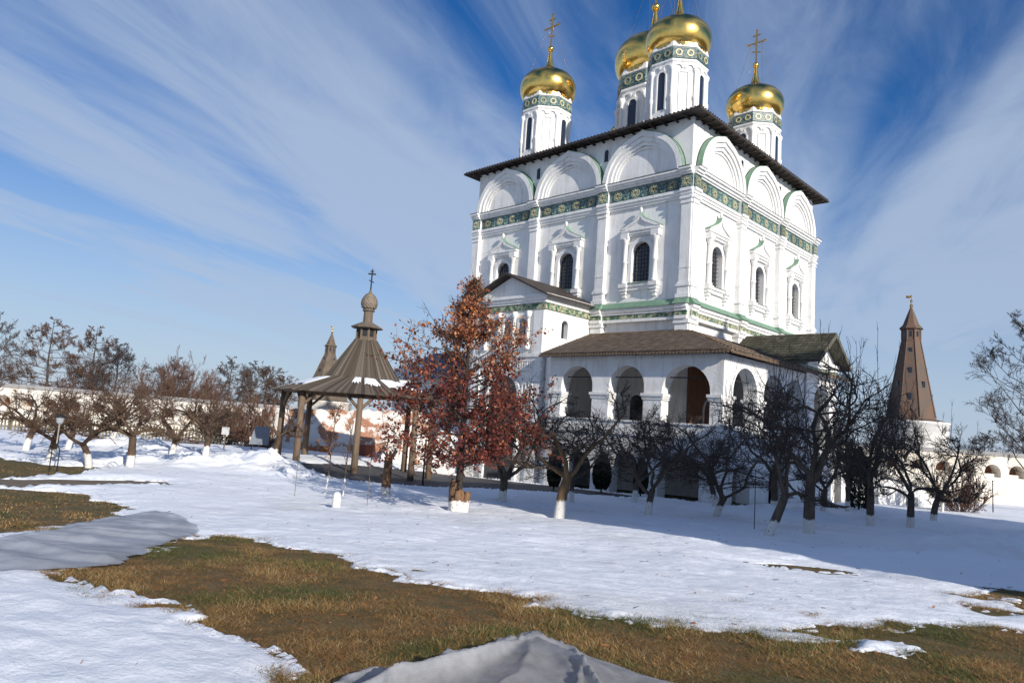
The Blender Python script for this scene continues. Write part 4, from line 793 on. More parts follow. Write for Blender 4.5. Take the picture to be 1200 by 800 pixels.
roof_snow(6, .0, .9, .25, .95, 1); roof_snow(0, .05, .42, .45, .95, 2); roof_snow(1, .0, .8, .3, .9, 5); roof_snow(0, .55, .98, .4, .95, 3); roof_snow(7, .75, .97, .55, .95, 8)
# ------------------------------------------------------------------ trees
def nrm(v): return v/(np.linalg.norm(v, axis=-1, keepdims=True)+1e-9)
class Tree:
    """p holds batches: (points [M,n+1,3], radii [M,n+1], level)"""
    def __init__(s, seed, last=2): s.g = np.random.default_rng(seed); s.p = []; s.last = last
    def grow(s, p, d, ln, r0, r1, lvl, n=5, wig=.18, trop=.1):
        p = np.atleast_2d(np.asarray(p, float)); M = len(p); d = nrm(np.broadcast_to(np.asarray(d, float), (M, 3)).copy()); ln = np.broadcast_to(ln, (M,)); r0 = np.broadcast_to(r0, (M,)); r1 = np.broadcast_to(r1, (M,))
        P = np.empty((M, n+1, 3)); P[:, 0] = p; st = (ln/n)[:, None]
        for k in range(n):
            d = nrm(d+s.g.normal(0, wig, (M, 3))+[0, 0, trop]); p = p+d*st; P[:, k+1] = p
        t = np.linspace(0, 1, n+1)[None]; s.p.append((P, r0[:, None]*(1-t)+r1[:, None]*t, lvl)); return P
    def branch(s, p, d, ln, r0, r1, lvl, n=5, wig=.18, trop=.1): return s.grow(p, d, ln, r0, r1, lvl, n, wig, trop)[0]
    def kids(s, P, t, ang):     # P [M,n+1,3], t [M,c], ang [M,c] -> points, dirs [M*c,3]
        M, n1, _ = P.shape; n = n1-1; i = np.minimum((t*n).astype(int), n-1); f = (t*n-i)[..., None]; m = np.arange(M)[:, None]
        A, B = P[m, i], P[m, i+1]; q = A*(1-f)+B*f; d = nrm(B-A); a = nrm(np.cross(d, s.g.normal(0, 1, d.shape))); e = d*np.cos(ang)[..., None]+a*np.sin(ang)[..., None]
        return q.reshape(-1, 3), e.reshape(-1, 3)
    def kid(s, P, t, ang): q, d = s.kids(P[None], np.array([[t]]), np.array([[ang]])); return q[0], d[0]
    def spread(s, P, cnt, t0, lr, r0, lvl, maxl, counts, ang=(.5, 1.0), wig=.2, trop=.08, rt=.005, ratio=.55):
        if P.ndim == 2: P = P[None]
        M = len(P); lr = np.broadcast_to(lr, (M,)); t = t0+(1-t0)*s.g.random((M, cnt)); q, d = s.kids(P, t, s.g.uniform(*ang, (M, cnt)))
        l = (lr[:, None]*s.g.uniform(.6, 1.15, (M, cnt))*(1-.35*t)).reshape(-1)
        Q = s.grow(q, d, l, r0, max(r0*.45, rt*.7), lvl, 4 if lvl < maxl-1 else (s.last+1 if lvl < maxl else s.last), wig, trop)
        if lvl < maxl: s.spread(Q, counts[lvl-1], .15, l*ratio, max(r0*.5, rt), lvl+1, maxl, counts, ang, wig, trop, rt, ratio)
def tubes(polys, sides):
    V = []; F = []; b = 0
    for P, R, l in polys:
        k = sides[min(l, len(sides)-1)]; M, n, _ = P.shape; t = nrm(P[:, -1]-P[:, 0]); a = nrm(np.cross(t, np.array([.37, .91, .21]))); c = np.cross(t, a)
        th = np.arange(k)*2*PI/k; rg_ = np.cos(th)[None, :, None]*a[:, None]+np.sin(th)[None, :, None]*c[:, None]
        V.append((P[:, :, None, :]+rg_[:, None]*R[:, :, None, None]).reshape(-1, 3))
        o = (np.arange(M)*n*k)[:, None, None]; i = o+np.arange(n-1)[None, :, None]*k+np.arange(k)[None, None]; j = o+np.arange(n-1)[None, :, None]*k+(np.arange(k)[None, None]+1) % k
        F.append(np.stack([i, j, j+k, i+k], -1).reshape(-1, 4)+b); b += M*n*k
    return np.concatenate(V), np.concatenate(F)
def tree_obj(name, T, loc, label, cat, group, tmat, cmat, split=1, rotz=0, sides=(9, 6, 4, 3, 3, 3)):
    o = thing(name, loc, label, cat, group); o.rotation_euler = (0, 0, rotz)
    for nm, sel, m_ in (('trunk', [q for q in T.p if q[2] <= split], tmat), ('crown', [q for q in T.p if q[2] > split], cmat)):
        if not sel: continue
        V, F = tubes(sel, sides); me = mesh_np(nm, V, F, nm == 'trunk'); me.materials.append(MAT[m_]); c = bpy.data.objects.new(nm, me); COL.objects.link(c); c.parent = o
    return o
def apple(seed, H, W_, th=.9, r=.12, lean=(0, 0), nl=4, dens=1.0, shoots=10, elev=(.55, 1.05), shl=.28):
    T = Tree(seed); g = T.g
    P = T.branch((0, 0, -.35), (lean[0], lean[1], 1), th+.35, r*1.2, r*.82, 0, 7, .07, 0)
    a = g.random()*2*PI+2*PI*np.arange(nl)/nl+g.normal(0, .3, nl); el = g.uniform(*elev, nl); d = np.stack([np.cos(a)*np.cos(el)+lean[0]*.7, np.sin(a)*np.cos(el)+lean[1]*.7, np.sin(el)], 1)
    st = np.where((np.arange(nl) < 3)[:, None], P[-1], P[-2])
    Q = T.grow(st-d*r*.3, d, H*.52*g.uniform(.85, 1.15, nl), r*g.uniform(.45, .62, nl), r*.16, 1, 8, .22, .03)
    c1 = int(round(6.6*dens)); T.spread(Q, 7, .2, H*.32, r*.20, 2, 4, (0, c1, c1), (.5, 1.2), .28, .06, .0072, .64)
    V = np.concatenate([q[0].reshape(-1, 3) for q in T.p]); wx = np.percentile(np.hypot(V[:, 0], V[:, 1]), 97); sz = H/np.percentile(V[:, 2], 99.5); sx = (W_/2)/wx
    for q in T.p:
        z = np.clip(q[0][..., 2]/max(th, .1), 0, 1)[..., None]; q[0][..., 2] = np.where(q[0][..., 2] > 0, q[0][..., 2]*sz, q[0][..., 2]); q[0][..., :2] = q[0][..., :2]*(1+(sx-1)*z)
    zm = .8*min(th, 1.2)*sz+.1
    for q in T.p:
        if q[2] >= 1: q[0][..., 2] = np.where(q[0][..., 2] < zm, zm+(zm-q[0][..., 2])*.25*(q[2] > 1)-(zm-q[0][..., 2])*(q[2] == 1), q[0][..., 2])
    big = [q[0] for q in T.p if q[2] == 2][0]; sel = big[g.integers(0, len(big), shoots)]
    q, d = T.kids(sel, g.uniform(.3, 1, (shoots, 1)), np.full((shoots, 1), .2)); dd = g.normal(0, .14, (shoots, 3)); dd[:, 2] = 1
    S_ = T.grow(q, dd, H*shl*g.uniform(.5, 1.3, shoots), .010, .005, 3, 4, .06, .12); T.spread(S_, 3, .3, H*shl*.35, .006, 4, 4, (), (.2, .45), .08, .1, .005)
    return T
# name, x, y, height, crown width, trunk h, r, lean, limbs, density, shoots, materials, label
AP = [
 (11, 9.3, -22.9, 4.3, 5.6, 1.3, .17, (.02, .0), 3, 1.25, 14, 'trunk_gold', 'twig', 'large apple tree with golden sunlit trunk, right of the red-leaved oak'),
 (12, 9.0, -17.62, 4.1, 6.4, .75, .13, (0, 0), 4, 1.25, 14, 'trunk', 'twig', 'dark apple tree with low V fork before the second ground-floor arch'),
 (13, 9.8, -14.1, 4.3, 6.8, .7, .14, (0, 0), 4, 1.25, 14, 'trunk', 'twig', 'dark apple tree with wide V fork below the gallery corner'),
 (14, 4.31, -20.11, 4.4, 5.8, .8, .16, (0, 0), 5, 1.2, 10, 'trunk', 'twig', 'apple tree with many dark limbs fanning from a short trunk behind the oak'),
 (15, 4.47, -16.11, 3.8, 5.6, .9, .11, (0, 0), 4, 1.1, 8, 'trunk', 'twig', 'smaller dark apple tree standing behind the golden-trunked apple tree'),
 (16, 4.6, -11.9, 4.2, 6.8, .8, .13, (0, 0), 4, 1.2, 8, 'trunk', 'twig', 'dark apple tree in the row nearest the wall, at the second arch'),
 (17, 6.9, -8.6, 4.2, 6.8, .9, .13, (0, 0), 4, 1.2, 8, 'trunk', 'twig', 'dark apple tree in the row nearest the wall, at the large third arch'),
 (18, 14.24, -20.15, 3.4, 3.6, 1.5, .13, (.62, .50), 3, 1.1, 8, 'trunk', 'twig', 'apple tree with trunk leaning far to the right out of the snow'),
 (19, 14.55, -17.25, 5.4, 6.6, 1.5, .17, (0, 0), 4, 1.2, 60, 'trunk', 'twig', 'biggest dark apple tree with thick upright trunk beside the leaning one'),
 (20, 9.72, -8.58, 4.6, 5.0, 1.2, .15, (0, 0), 4, 1.2, 14, 'trunk', 'twig', 'dark apple tree right of the gallery corner, behind the leaning tree'),
 (21, 11.04, -6.69, 4.8, 5.0, 1.1, .13, (0, 0), 4, 1.2, 16, 'trunk', 'twig', 'dark apple tree directly behind the biggest one'),
 (22, 10.3, -.82, 4.4, 4.6, .8, .13, (0, 0), 5, 1.2, 14, 'trunk', 'twig', 'distant apple tree before the green gabled side porch'),
 (23, 14.16, -10.13, 5.6, 5.8, 1.4, .14, (0, 0), 4, 1.1, 60, 'trunk', 'twig', 'tall apple tree bristling with long upright shoots right of the side porch'),
 (24, 14.92, -8.06, 4.7, 5.0, 1.1, .14, (0, 0), 4, 1.25, 24, 'trunk', 'twig', 'apple tree with low V fork in front of the right corner tower'),
 (25, 14.64, -3.13, 4.6, 4.8, 1.3, .14, (.05, .03), 4, 1.2, 20, 'trunk', 'twig', 'apple tree left of the reddish bush at the far right'),
 (26, 12.17, 9.74, 2.8, 3.0, .7, .09, (0, 0), 4, 1.1, 8, 'trunk', 'twig_brown', 'small far apple tree with white foot beside the reddish bush'),
 (31, -13.94, -31.6, 3.0, 4.8, .9, .14, (0, 0), 4, 1.1, 8, 'trunk_brown', 'twig_brown', 'leftmost apple tree of the left orchard'),
 (32, -9.14, -31.81, 2.8, 4.8, 1.0, .15, (0, 0), 4, 1.1, 8, 'trunk_brown', 'twig_brown', 'apple tree with thick white foot just behind the garden lamp'),
 (33, -6.85, -31.02, 2.9, 5.0, .8, .13, (.0, .0), 3, 1.15, 8, 'trunk_brown', 'twig_brown', 'forked apple tree first to the right of the garden lamp'),
 (34, -5.86, -29.93, 3.1, 5.2, 1.0, .15, (0, 0), 4, 1.2, 10, 'trunk_brown', 'twig_brown', 'straight-trunked apple tree with tall white foot at the edge of the snow bank'),
 (35, -12.61, -25.9, 3.3, 5.2, .6, .15, (0, 0), 4, 1.0, 6, 'trunk_brown', 'twig_brown', 'open spreading apple tree with low crooked limbs in the middle of the left orchard'),
 (36, -10.82, -25.0, 3.2, 5.4, 1.2, .15, (0, 0), 4, 1.1, 6, 'trunk_brown', 'twig_brown', 'apple tree with stout trunk on the dirty snow bank left of the sign'),
 (37, -11.2, -21.6, 3.3, 4.2, 1.0, .16, (.35, .3), 3, .9, 6, 'trunk_brown', 'twig_brown', 'leaning apple tree on the snow mound just left of the wooden canopy'),
 (38, -15.46, -29.6, 3.0, 4.8, .9, .14, (0, 0), 4, 1.1, 6, 'trunk_brown', 'twig_brown', 'apple tree in the second row of the left orchard, behind the lamp'),
 (39, -17.05, -27.28, 3.2, 5.0, .8, .13, (.3, .1), 4, 1.1, 6, 'trunk_brown', 'twig_brown', 'slanting apple tree in the second row of the left orchard'),
]
for (sd, x, y, H, W_, th, r, ln, nl, dn, sh, tm, cm, lb) in AP:
    tree_obj('apple_tree', apple(sd, H, W_, th, r, ln, nl, dn, sh), (x, y, float(snow_z(x, y)[0])-.03), lb, 'tree', 'bare apple trees of the monastery orchard', tm, cm)
# --- red-leaved oak
def rough_bole(q, bx, by, rad, h, seed, lean=(0, 0)):
    g = np.random.default_rng(seed); n = 11; m_ = 8; V = []
    for i in range(m_+1):
        t = i/m_; z = -.3+(h+.3)*t
        for k in range(n):
            a = 2*PI*k/n; r_ = rad*(1.15-.25*t+.12*math.sin(3*a+seed)+.10*math.sin(2*a+5*t+seed)+g.normal(0, .10))*(1 if i < m_ else .85); V.append((bx+lean[0]*t*h+r_*math.cos(a), by+lean[1]*t*h+r_*math.sin(a), z+(g.normal(0, .055) if i >= m_-1 else 0)))
    q.add(V, [(i*n+k, i*n+(k+1) % n, (i+1)*n+(k+1) % n, (i+1)*n+k) for i in range(m_) for k in range(n)]+[tuple(m_*n+k for k in range(n))])
def oak():
    T = Tree(77); g = T.g; x, y = 7.15, -25.03; z0 = float(snow_z(x, y)[0])
    P = T.branch((0, 0, -.3), (.0, .0, 1), 7.7, .13, .012, 0, 14, .03, .1)
    prof = lambda z: np.interp(z, [1.3, 1.9, 2.7, 3.5, 4.4, 5.2, 6.0, 6.8, 7.6], [1.9, 2.75, 3.0, 2.75, 2.2, 1.7, 1.05, .5, .2])
    K = 74; k = np.arange(K); z = 1.4+6.0*(k/(K-1))**1.2; t = np.minimum((z+.3)/8.0, .99); q, _ = T.kids(P[None], t[None], np.full((1, K), .1)); a = k*2.4+g.normal(0, .3, K); L_ = prof(z+.3)*g.uniform(.75, 1.12, K); el = .12+.55*t
    d = np.stack([np.cos(a)*np.cos(el), np.sin(a)*np.cos(el), np.sin(el)], 1); tw = []
    Q = T.grow(q, d, L_, .012+.035*(1-t), .007, 2, 6, .13, .03); tw.append(Q[:, 2:])
    q2, d2 = T.kids(Q, g.uniform(.2, 1, (K, 9)), g.uniform(.4, .95, (K, 9))); Q2 = T.grow(q2, d2, np.repeat(L_, 9)*.40*g.uniform(.5, 1.15, K*9), .009, .005, 3, 4, .2, .05); tw.append(Q2)
    q3, d3 = T.kids(Q2, g.uniform(.2, 1, (K*9, 5)), g.uniform(.4, 1, (K*9, 5))); Q3 = T.grow(q3, d3, .34*g.uniform(.5, 1.25, K*45), .005, .0035, 4, 3, .2, .05); tw.append(Q3)
    # bare leader shoots above the leaves
    ns = 40; sh = Q2[g.integers(0, len(Q2), ns)]; qs, _ = T.kids(sh, g.uniform(.6, 1, (ns, 1)), np.full((ns, 1), .2)); T.grow(qs, np.stack([g.normal(0, .12, ns), g.normal(0, .12, ns), np.ones(ns)], 1), g.uniform(.3, .8, ns), .006, .003, 4, 3, .04, .1)
    o = tree_obj('oak_tree', T, (x, y, z0-.03), 'young oak still holding rust-red leaves, in front of the cathedral porch', 'tree', None, 'bark_dark', 'twig')
    C_ = []
    for Q_, mean in zip(tw, (12, 9, 5.6)):
        gap = np.where(fbm(Q_[:, -1, 0]*1.1+5, Q_[:, -1, 2]*1.1+Q_[:, -1, 1]*1.1, 2) > .17, .10, 1.0)*np.where(Q_[:, -1, 2] > 4.3, .72, 1.0)
        n = g.poisson(mean*gap); i_ = np.repeat(np.arange(len(Q_)), n); t_ = g.random(len(i_))*(Q_.shape[1]-1); j = np.minimum(t_.astype(int), Q_.shape[1]-2); f = (t_-j)[:, None]; C_.append(Q_[i_, j]*(1-f)+Q_[i_, j+1]*f+g.normal(0, .05, (len(i_), 3)))
    C_ = np.concatenate(C_); C_ = C_[C_[:, 2] > 1.25]; n = len(C_); u = g.normal(0, 1, (n, 3)); u[:, 2] -= .5; u = nrm(u); v = nrm(np.cross(u, g.normal(0, 1, (n, 3)))); w = np.cross(u, v)
    ln = g.uniform(.07, .14, n)[:, None]; wd = ln*.34
    V = np.stack([C_, C_+u*ln*.5+v*wd+w*ln*.12, C_+u*ln, C_+u*ln*.5-v*wd+w*ln*.12], 1).reshape(-1, 3); b = np.arange(n)[:, None]*4
    F = np.concatenate([b+np.array([[0, 1, 2]]), b+np.array([[0, 2, 3]])]); me = mesh_np('foliage', V, F)
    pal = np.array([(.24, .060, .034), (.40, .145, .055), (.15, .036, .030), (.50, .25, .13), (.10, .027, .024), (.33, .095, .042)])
    hz_ = np.clip((C_[:, 2]-3.9)/1.0+g.normal(0, .22, n), 0, 1); pi = np.where(g.random(n) < hz_, g.choice(6, n, p=[.20, .28, .05, .34, .02, .11]), g.choice(6, n, p=[.20, .04, .38, .01, .30, .07]))  # random rust and maroon, with the lower crown's shade put into the colour
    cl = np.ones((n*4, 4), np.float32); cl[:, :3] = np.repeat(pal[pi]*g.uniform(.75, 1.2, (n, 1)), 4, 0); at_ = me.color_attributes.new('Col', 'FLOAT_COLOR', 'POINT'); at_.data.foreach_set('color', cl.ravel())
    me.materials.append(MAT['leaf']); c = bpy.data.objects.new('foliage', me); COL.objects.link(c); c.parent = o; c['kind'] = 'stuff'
    # cut-back old boles round the foot, whitewashed below
    for k, (a, rr, h, rad, ln_) in enumerate(((-2.4, .13, .98, .15, (-.06, -.04)), (.5, .14, .66, .15, (.16, .14)), (2.6, .12, .82, .15, (0, 0)), (4.6, .12, .50, .16, (0, -.06)), (-.6, .10, .74, .15, (.03, 0)))):
        q = MB(); rough_bole(q, rr*.85*math.cos(a), rr*.85*math.sin(a), rad*.9, h, k+3, ln_); me2 = q.mesh('cut_bole', True); me2.materials.append(MAT['bole']); c = bpy.data.objects.new('cut_bole', me2); COL.objects.link(c); c.parent = o
trunk_mat('bole', (.24, .135, .07), (.065, .042, .03), .40)
mat('bark_dark', (.022, .018, .016), .9, (.045, .036, .03), 9., .7, 25., stretch=(1, 1, .3))
oak()
# --- pruned stump-like tree with a few dry leaves, saplings, stump
def pruned():
    T = Tree(5); g = T.g; x, y = 2.2, -24.0
    P = T.branch((0, 0, -.3), (.03, 0, 1), 1.75, .19, .15, 0, 6, .05, 0)
    for k in range(16):
        q, d = T.kid(P, g.uniform(.75, 1), .5); T.branch(q, (g.normal(0, .5), g.normal(0, .5), .9), g.uniform(.3, .9), .02, .007, 2, 4, .2, .1)
    T.branch(P[-1]-np.array([0, 0, .15]), (.3, .2, 1), .5, .09, .06, 1, 3, .1, 0); T.branch(P[3], (-.7, -.2, .8), .35, .08, .05, 1, 3, .1, 0)
    tree_obj('pruned_tree', T, (x, y, float(snow_z(x, y)[0])), 'hard-pruned tree trunk with sunlit peeling bark and white foot left of the oak', 'tree', None, 'bole', 'twig_brown')
pruned()
for sd, x, y, lean, H, lb in ((41, 2.34, -26.63, (.16, .1), 2.9, 'thin leaning sapling with white foot and a few orange leaves, left one of the pair'), (42, 2.67, -26.13, (.10, .07), 2.7, 'thin dark sapling beside the white stump')):
    T = Tree(sd); P = T.branch((0, 0, -.2), (lean[0], lean[1], 1), H, .032, .008, 0, 8, .05, .03); T.spread(P, 9, .4, .8, .010, 2, 3, (0, 3), (.4, .8), .15, .1, .005)
    o = tree_obj('sapling', T, (x, y, float(snow_z(x, y)[0])), lb, 'sapling', 'saplings tied to stakes', 'trunk_brown', 'twig_brown')
    if sd == 41:
        g = T.g; pts = np.concatenate([q[0].reshape(-1, 3) for q in T.p if q[2] > 1]); pts = pts[g.integers(0, len(pts), 130)]+g.normal(0, .05, (130, 3)); V = np.stack([pts, pts+g.normal(0, .05, (130, 3)), pts+g.normal(0, .05, (130, 3))], 1).reshape(-1, 3); me = mesh_np('foliage', V, np.arange(390).reshape(-1, 3)); me.materials.append(MAT['deadleaf']); c = bpy.data.objects.new('foliage', me); COL.objects.link(c); c.parent = o; c['kind'] = 'stuff'
x, y = 6.43, -28.79; z = float(snow_z(x, y)[0]); q = MB(); q.lathe(x, y, [(.13, z-.2), (.115, z+.1), (.12, z+.3), (.09, z+.47), (.04, z+.5)], 10); props(q.build('tree_stump', 'whitewash', None, True), 'short whitewashed stump in the snow below the saplings', 'stump')
# --- far trees beyond the walls
def bare(seed, H, W_, nl=14, cone=False, dens=1.0, t0=.25):
    T = Tree(seed, 1); g = T.g; P = T.branch((0, 0, -.3), (g.normal(0, .02), g.normal(0, .02), 1), H, H*.013+.04, .02, 0, 10, .03, .06)
    k = np.arange(nl); t = t0+(1-t0)*(k+.5)/nl; q, _ = T.kids(P[None], t[None], np.full((1, nl), .1)); a = k*2.4+g.normal(0, .4, nl)
    L_ = W_/2*(1-t)**.75*1.45+.3 if cone else W_/2*np.sin(PI*np.minimum(1, .25+.7*t))*g.uniform(.8, 1.15, nl); el = np.full(nl, .2) if cone else .5+.4*t
    Q = T.grow(q, np.stack([np.cos(a)*np.cos(el), np.sin(a)*np.cos(el), np.sin(el)], 1), L_, .02+H*.004*(1-t), .012, 1, 6, .12, .0 if cone else .06)
    T.spread(Q, int(8*dens), .15, L_*.5, .018, 2, 4, (0, int(7*dens), int(6*dens)), (.4, .9), .18, .08, .012, .58)
    return T
def far(px_r, d_): x, y = xy(px_r, d_); return x, y, gzf(x, y)-.2
FT = [(61, -68, 92, 13.5, 10, 1, 'twig_grey', 'bare grey tree at the left edge behind the fortress wall'), (62, -61.5, 95, 14.4, 11, 2, 'twig_red', 'tall reddish conifer-shaped bare tree above the left wall'), (63, -57.0, 96, 13.8, 10, 2, 'twig_red', 'reddish conifer-shaped bare tree next to the taller one above the left wall'),
      (64, -51.5, 93, 11.2, 10, 1, 'twig_grey', 'round bare dark tree above the middle of the left wall'), (65, -47.0, 98, 9.8, 9, 1, 'twig_grey', 'pale thin bare tree left of the big brown willow'), (66, -38.0, 105, 10.6, 10, 1, 'twig_grey', 'bare tree rising behind the brown willow crown'), (67, -36.6, 92, 10.6, 7, 2, 'twig_grey', 'dark spruce-like bare tree right of the willow'),
      (68, -31.5, 90, 9.2, 9, 1, 'twig_brown', 'pale bare tree between the willow and the canopy'), (69, -27.5, 85, 8.0, 8, 1, 'twig_brown', 'low bare tree just left of the canopy roof')]
PROTO = {}
def far_tree(key, loc, H, W_, label, rotz):
    """far trees share the branch meshes of four grown trees, each turned and scaled its own way"""
    if key not in PROTO:
        T = bare(60+key[0], 10, 8, 18 if key[1] == 1 else 26, key[1] == 2, 1.15); PROTO[key] = [mesh_np('trunk', *tubes([q for q in T.p if q[2] <= 1], (7, 5)), True), mesh_np('crown', *tubes([q for q in T.p if q[2] > 1], (5, 4, 3, 3, 3)))]
        PROTO[key][0].materials.append(MAT['bark']); PROTO[key][1].materials.append(MAT[key[2]])
    o = thing('bare_tree', loc, label, 'tree', 'bare trees beyond the fortress wall'); o.rotation_euler = (0, 0, rotz); o.scale = (W_/8, W_/8, H/10)
    for nm, me in zip(('trunk', 'crown'), PROTO[key]): c = bpy.data.objects.new(nm, me); COL.objects.link(c); c.parent = o
for i, (sd, r_, d_, H, W_, kd, m_, lb) in enumerate(FT): far_tree((kd+(2 if m_ == 'twig_brown' else 0), kd, m_), far(r_, d_), H, W_, lb, i*1.7)
for i, (r_, d_, H, lb) in enumerate(((66, 98, 8.4, 'hazy bare tree just right of the tent tower'), (72, 98, 8.8, 'bare tree behind the right wall, left of the tall edge tree'), (79, 100, 9.0, 'bare tree behind the right wall, partly covered by the tall edge tree'))): far_tree((1, 1, 'twig_grey'), far(r_, d_), H, 8, lb, .6+i*2.1)
tree_obj('bare_tree', bare(71, 16.0, 10.5, 26, False, 1.1, .12), far(41.2, 55), 'tall bare tree cut by the right edge of the view', 'tree', 'bare trees beyond the fortress wall', 'bark', 'twig_dark')
def shrub(seed, H, W_, n, dens=6, r=.02, rt=.008):
    T = Tree(seed, 1); g = T.g; a = g.random(n)*2*PI; s_ = np.sqrt(g.random(n)); el = PI/2-s_*1.2; L_ = H*g.uniform(.85, 1.08, n); k_ = W_/2/H
    d = np.stack([np.cos(a)*np.cos(el), np.sin(a)*np.cos(el), np.sin(el)], 1); p = np.stack([g.normal(0, W_*.05, n), g.normal(0, W_*.05, n), np.full(n, -.1)], 1)
    Q = T.grow(p, d, L_, r, rt, 1, 6, .08, .02); T.spread(Q, dens, .3, L_*.32, rt*1.3, 2, 4, (0, 5, 4), (.3, .7), .14, .10, rt, .6)
    for q in T.p: q[0][..., :2] *= k_*1.08
    return T
for sd, r_, d_, H, W_, n, m_, lb in ((81, -36.5, 78, 8.0, 11.5, 90, 'twig_red', 'big rounded reddish-brown willow crown above the left wall'), (82, -31.0, 74, 4.6, 8.0, 45, 'twig_red', 'lower reddish bush right of the big willow'), (83, -20.2, 50.5, 3.4, 6.0, 45, 'twig_brown', 'brown bush behind the sign left of the canopy'), (84, -17.3, 49, 3.6, 5.0, 40, 'twig_red', 'reddish bush beside the canopy posts'), (86, -15.0, 52, 3.2, 4.0, 26, 'twig_brown', 'thin brown bush seen under the canopy roof, before the worn wall')):
    tree_obj('bare_bush', shrub(sd, H, W_, n, 9, .03, .012), far(r_, d_), lb, 'bush', 'leafless bushes', m_, m_, 0)
tree_obj('bare_bush', shrub(85, 3.0, 3.4, 60, 6, .022, .008), (12.6, 12.2, -.3), 'reddish leafless bush standing alone at the right, before the fortress wall', 'bush', 'leafless bushes', 'twig_red', 'twig_red', 0)
# --- evergreen thujas by the wall
def thuja(x, y, H, r, seed, lb):
    g = np.random.default_rng(seed); o = thing('thuja', (x, y, gzf(x, y)), lb, 'shrub', 'dark thujas against the wall'); z0 = gzf(x, y)
    q = MB(); q.lathe(x, y, [(.05, z0-.2), (.05, z0+.4), (.02, z0+H*.8)], 6); q.build('trunk', 'bark', o)
    n = 9000; t = g.random(n)**.8; a = g.random(n)*2*PI; rr = r*np.sin(PI*np.clip(.12+.88*t, 0, 1))**.7*(1-.35*t)*np.sqrt(g.uniform(.5, 1.15, n)); C_ = np.stack([x+rr*np.cos(a), y+rr*np.sin(a), z0+.2+(H-.2)*t], 1)
    u = np.stack([np.cos(a)*.5, np.sin(a)*.5, np.ones(n)], 1)*g.uniform(.07, .16, n)[:, None]; v = g.normal(0, .022, (n, 3)); V = np.stack([C_-v, C_+v, C_+u], 1).reshape(-1, 3); props(link('foliage', mesh_np('foliage', V, np.arange(3*n).reshape(-1, 3)), 'thuja', o), kind='stuff')
for x, y, H, r, sd, lb in ((-2.1, -9.6, 2.3, .42, 1, 'slim dark thuja standing left of the first ground-floor arch'), (-.6, -7.3, 2.2, .55, 2, 'broad dark thuja before the second ground-floor arch'), (1.7, -6.9, 2.0, .4, 3, 'low dark thuja at the edge of the large third arch'), (10.0, 1.6, 3.4, .7, 4, 'tall cone-shaped dark thuja right of the gallery, behind the orchard')): thuja(x, y, H, r, sd, lb)
# ------------------------------------------------------------------ small garden things
def pole(name, x, y, h, r, m_, label, cat, lean=(0, 0)):
    z = float(snow_z(x, y)[0]); q = MB(); q.tube((x, y, z-.3), (x+lean[0]*h, y+lean[1]*h, z+h), r, r*.8, 6); q.lathe(x+lean[0]*h, y+lean[1]*h, [(r*.9, z+h), (r*1.6, z+h+.03), (r*.4, z+h+.08)], 6)
    return props(q.build(name, m_), label, cat)
pole('pole', -4.04, -17.19, 2.2, .05, 'iron', 'black pole at the edge of the road left of the oak', 'pole')
pole('stake', 13.26, -18.24, 1.75, .014, 'iron', 'thin metal stake before the leaning apple tree', 'stake'); pole('pole', 8.6, -1.9, 2.0, .035, 'iron', 'dark pole near the right end of the gallery wall', 'pole')
pole('pole', 13.4, 17.4, 2.0, .04, 'iron', 'dark pole in the snow at the far right before the wall', 'pole')
pole('stake', 3.4, -28.3, 1.1, .010, 'oldwood', 'thin wooden stake left of the white stump', 'stake'); pole('stake', 5.6, -27.2, 1.3, .010, 'oldwood', 'thin wooden stake right of the white stump', 'stake')
lx, ly = -4.74, -32.72; lz = float(snow_z(lx, ly)[0]); lp = thing('garden_lamp', (lx, ly, lz), 'garden lamp on a forked metal stand at the left lawn', 'lamp')
q = MB()
for sgn in (-1, 1): q.tube((lx+R2[0]*.13*sgn, ly+R2[1]*.13*sgn, lz-.1), (lx+R2[0]*.13*sgn, ly+R2[1]*.13*sgn, lz+.75), .02, n=6); q.tube((lx+R2[0]*.13*sgn, ly+R2[1]*.13*sgn, lz+.75), (lx, ly, lz+.98), .02, n=6)
q.build('stand', 'iron', lp); q = MB(); q.tube((lx, ly, lz+.95), (lx, ly, lz+1.62), .022, n=6); q.build('post', 'concrete', lp)
q = MB(); q.lathe(lx, ly, [(.05, lz+1.6), (.10, lz+1.66), (.13, lz+1.82), (.11, lz+1.84)], 10); q.build('lamp_shade', 'lamp_glass', lp); q = MB(); q.lathe(lx, ly, [(.17, lz+1.841), (.15, lz+1.88), (.03, lz+1.95)], 10); q.build('cap', 'iron', lp)
sx_, sy_ = -18.6, -20.6; sz_ = float(snow_z(sx_, sy_)[0]); sg = thing('sign', (sx_, sy_, sz_), 'small blank white sign on a thin post left of the grey board', 'sign'); fn = lambda s, d, zz: (sx_+R2[0]*s-F2[0]*d, sy_+R2[1]*s-F2[1]*d, zz)
q = MB(); q.box(fn, -.03, .03, -.03, .03, sz_-.2, sz_+1.3); q.build('post', 'oldwood', sg); q = MB(); q.box(fn, -.22, .22, .032, .05, sz_+.85, sz_+1.3); q.build('board', 'sign_white', sg)
bx2, by2 = -16.6, -19.4; bz_ = float(snow_z(bx2, by2)[0]); ib = thing('board_shelter', (bx2, by2, bz_), 'grey slanted sheet-metal board on dark legs by the orchard', 'board'); fn = lambda s, d, zz: (bx2+R2[0]*s-F2[0]*d, by2+R2[1]*s-F2[1]*d, zz)
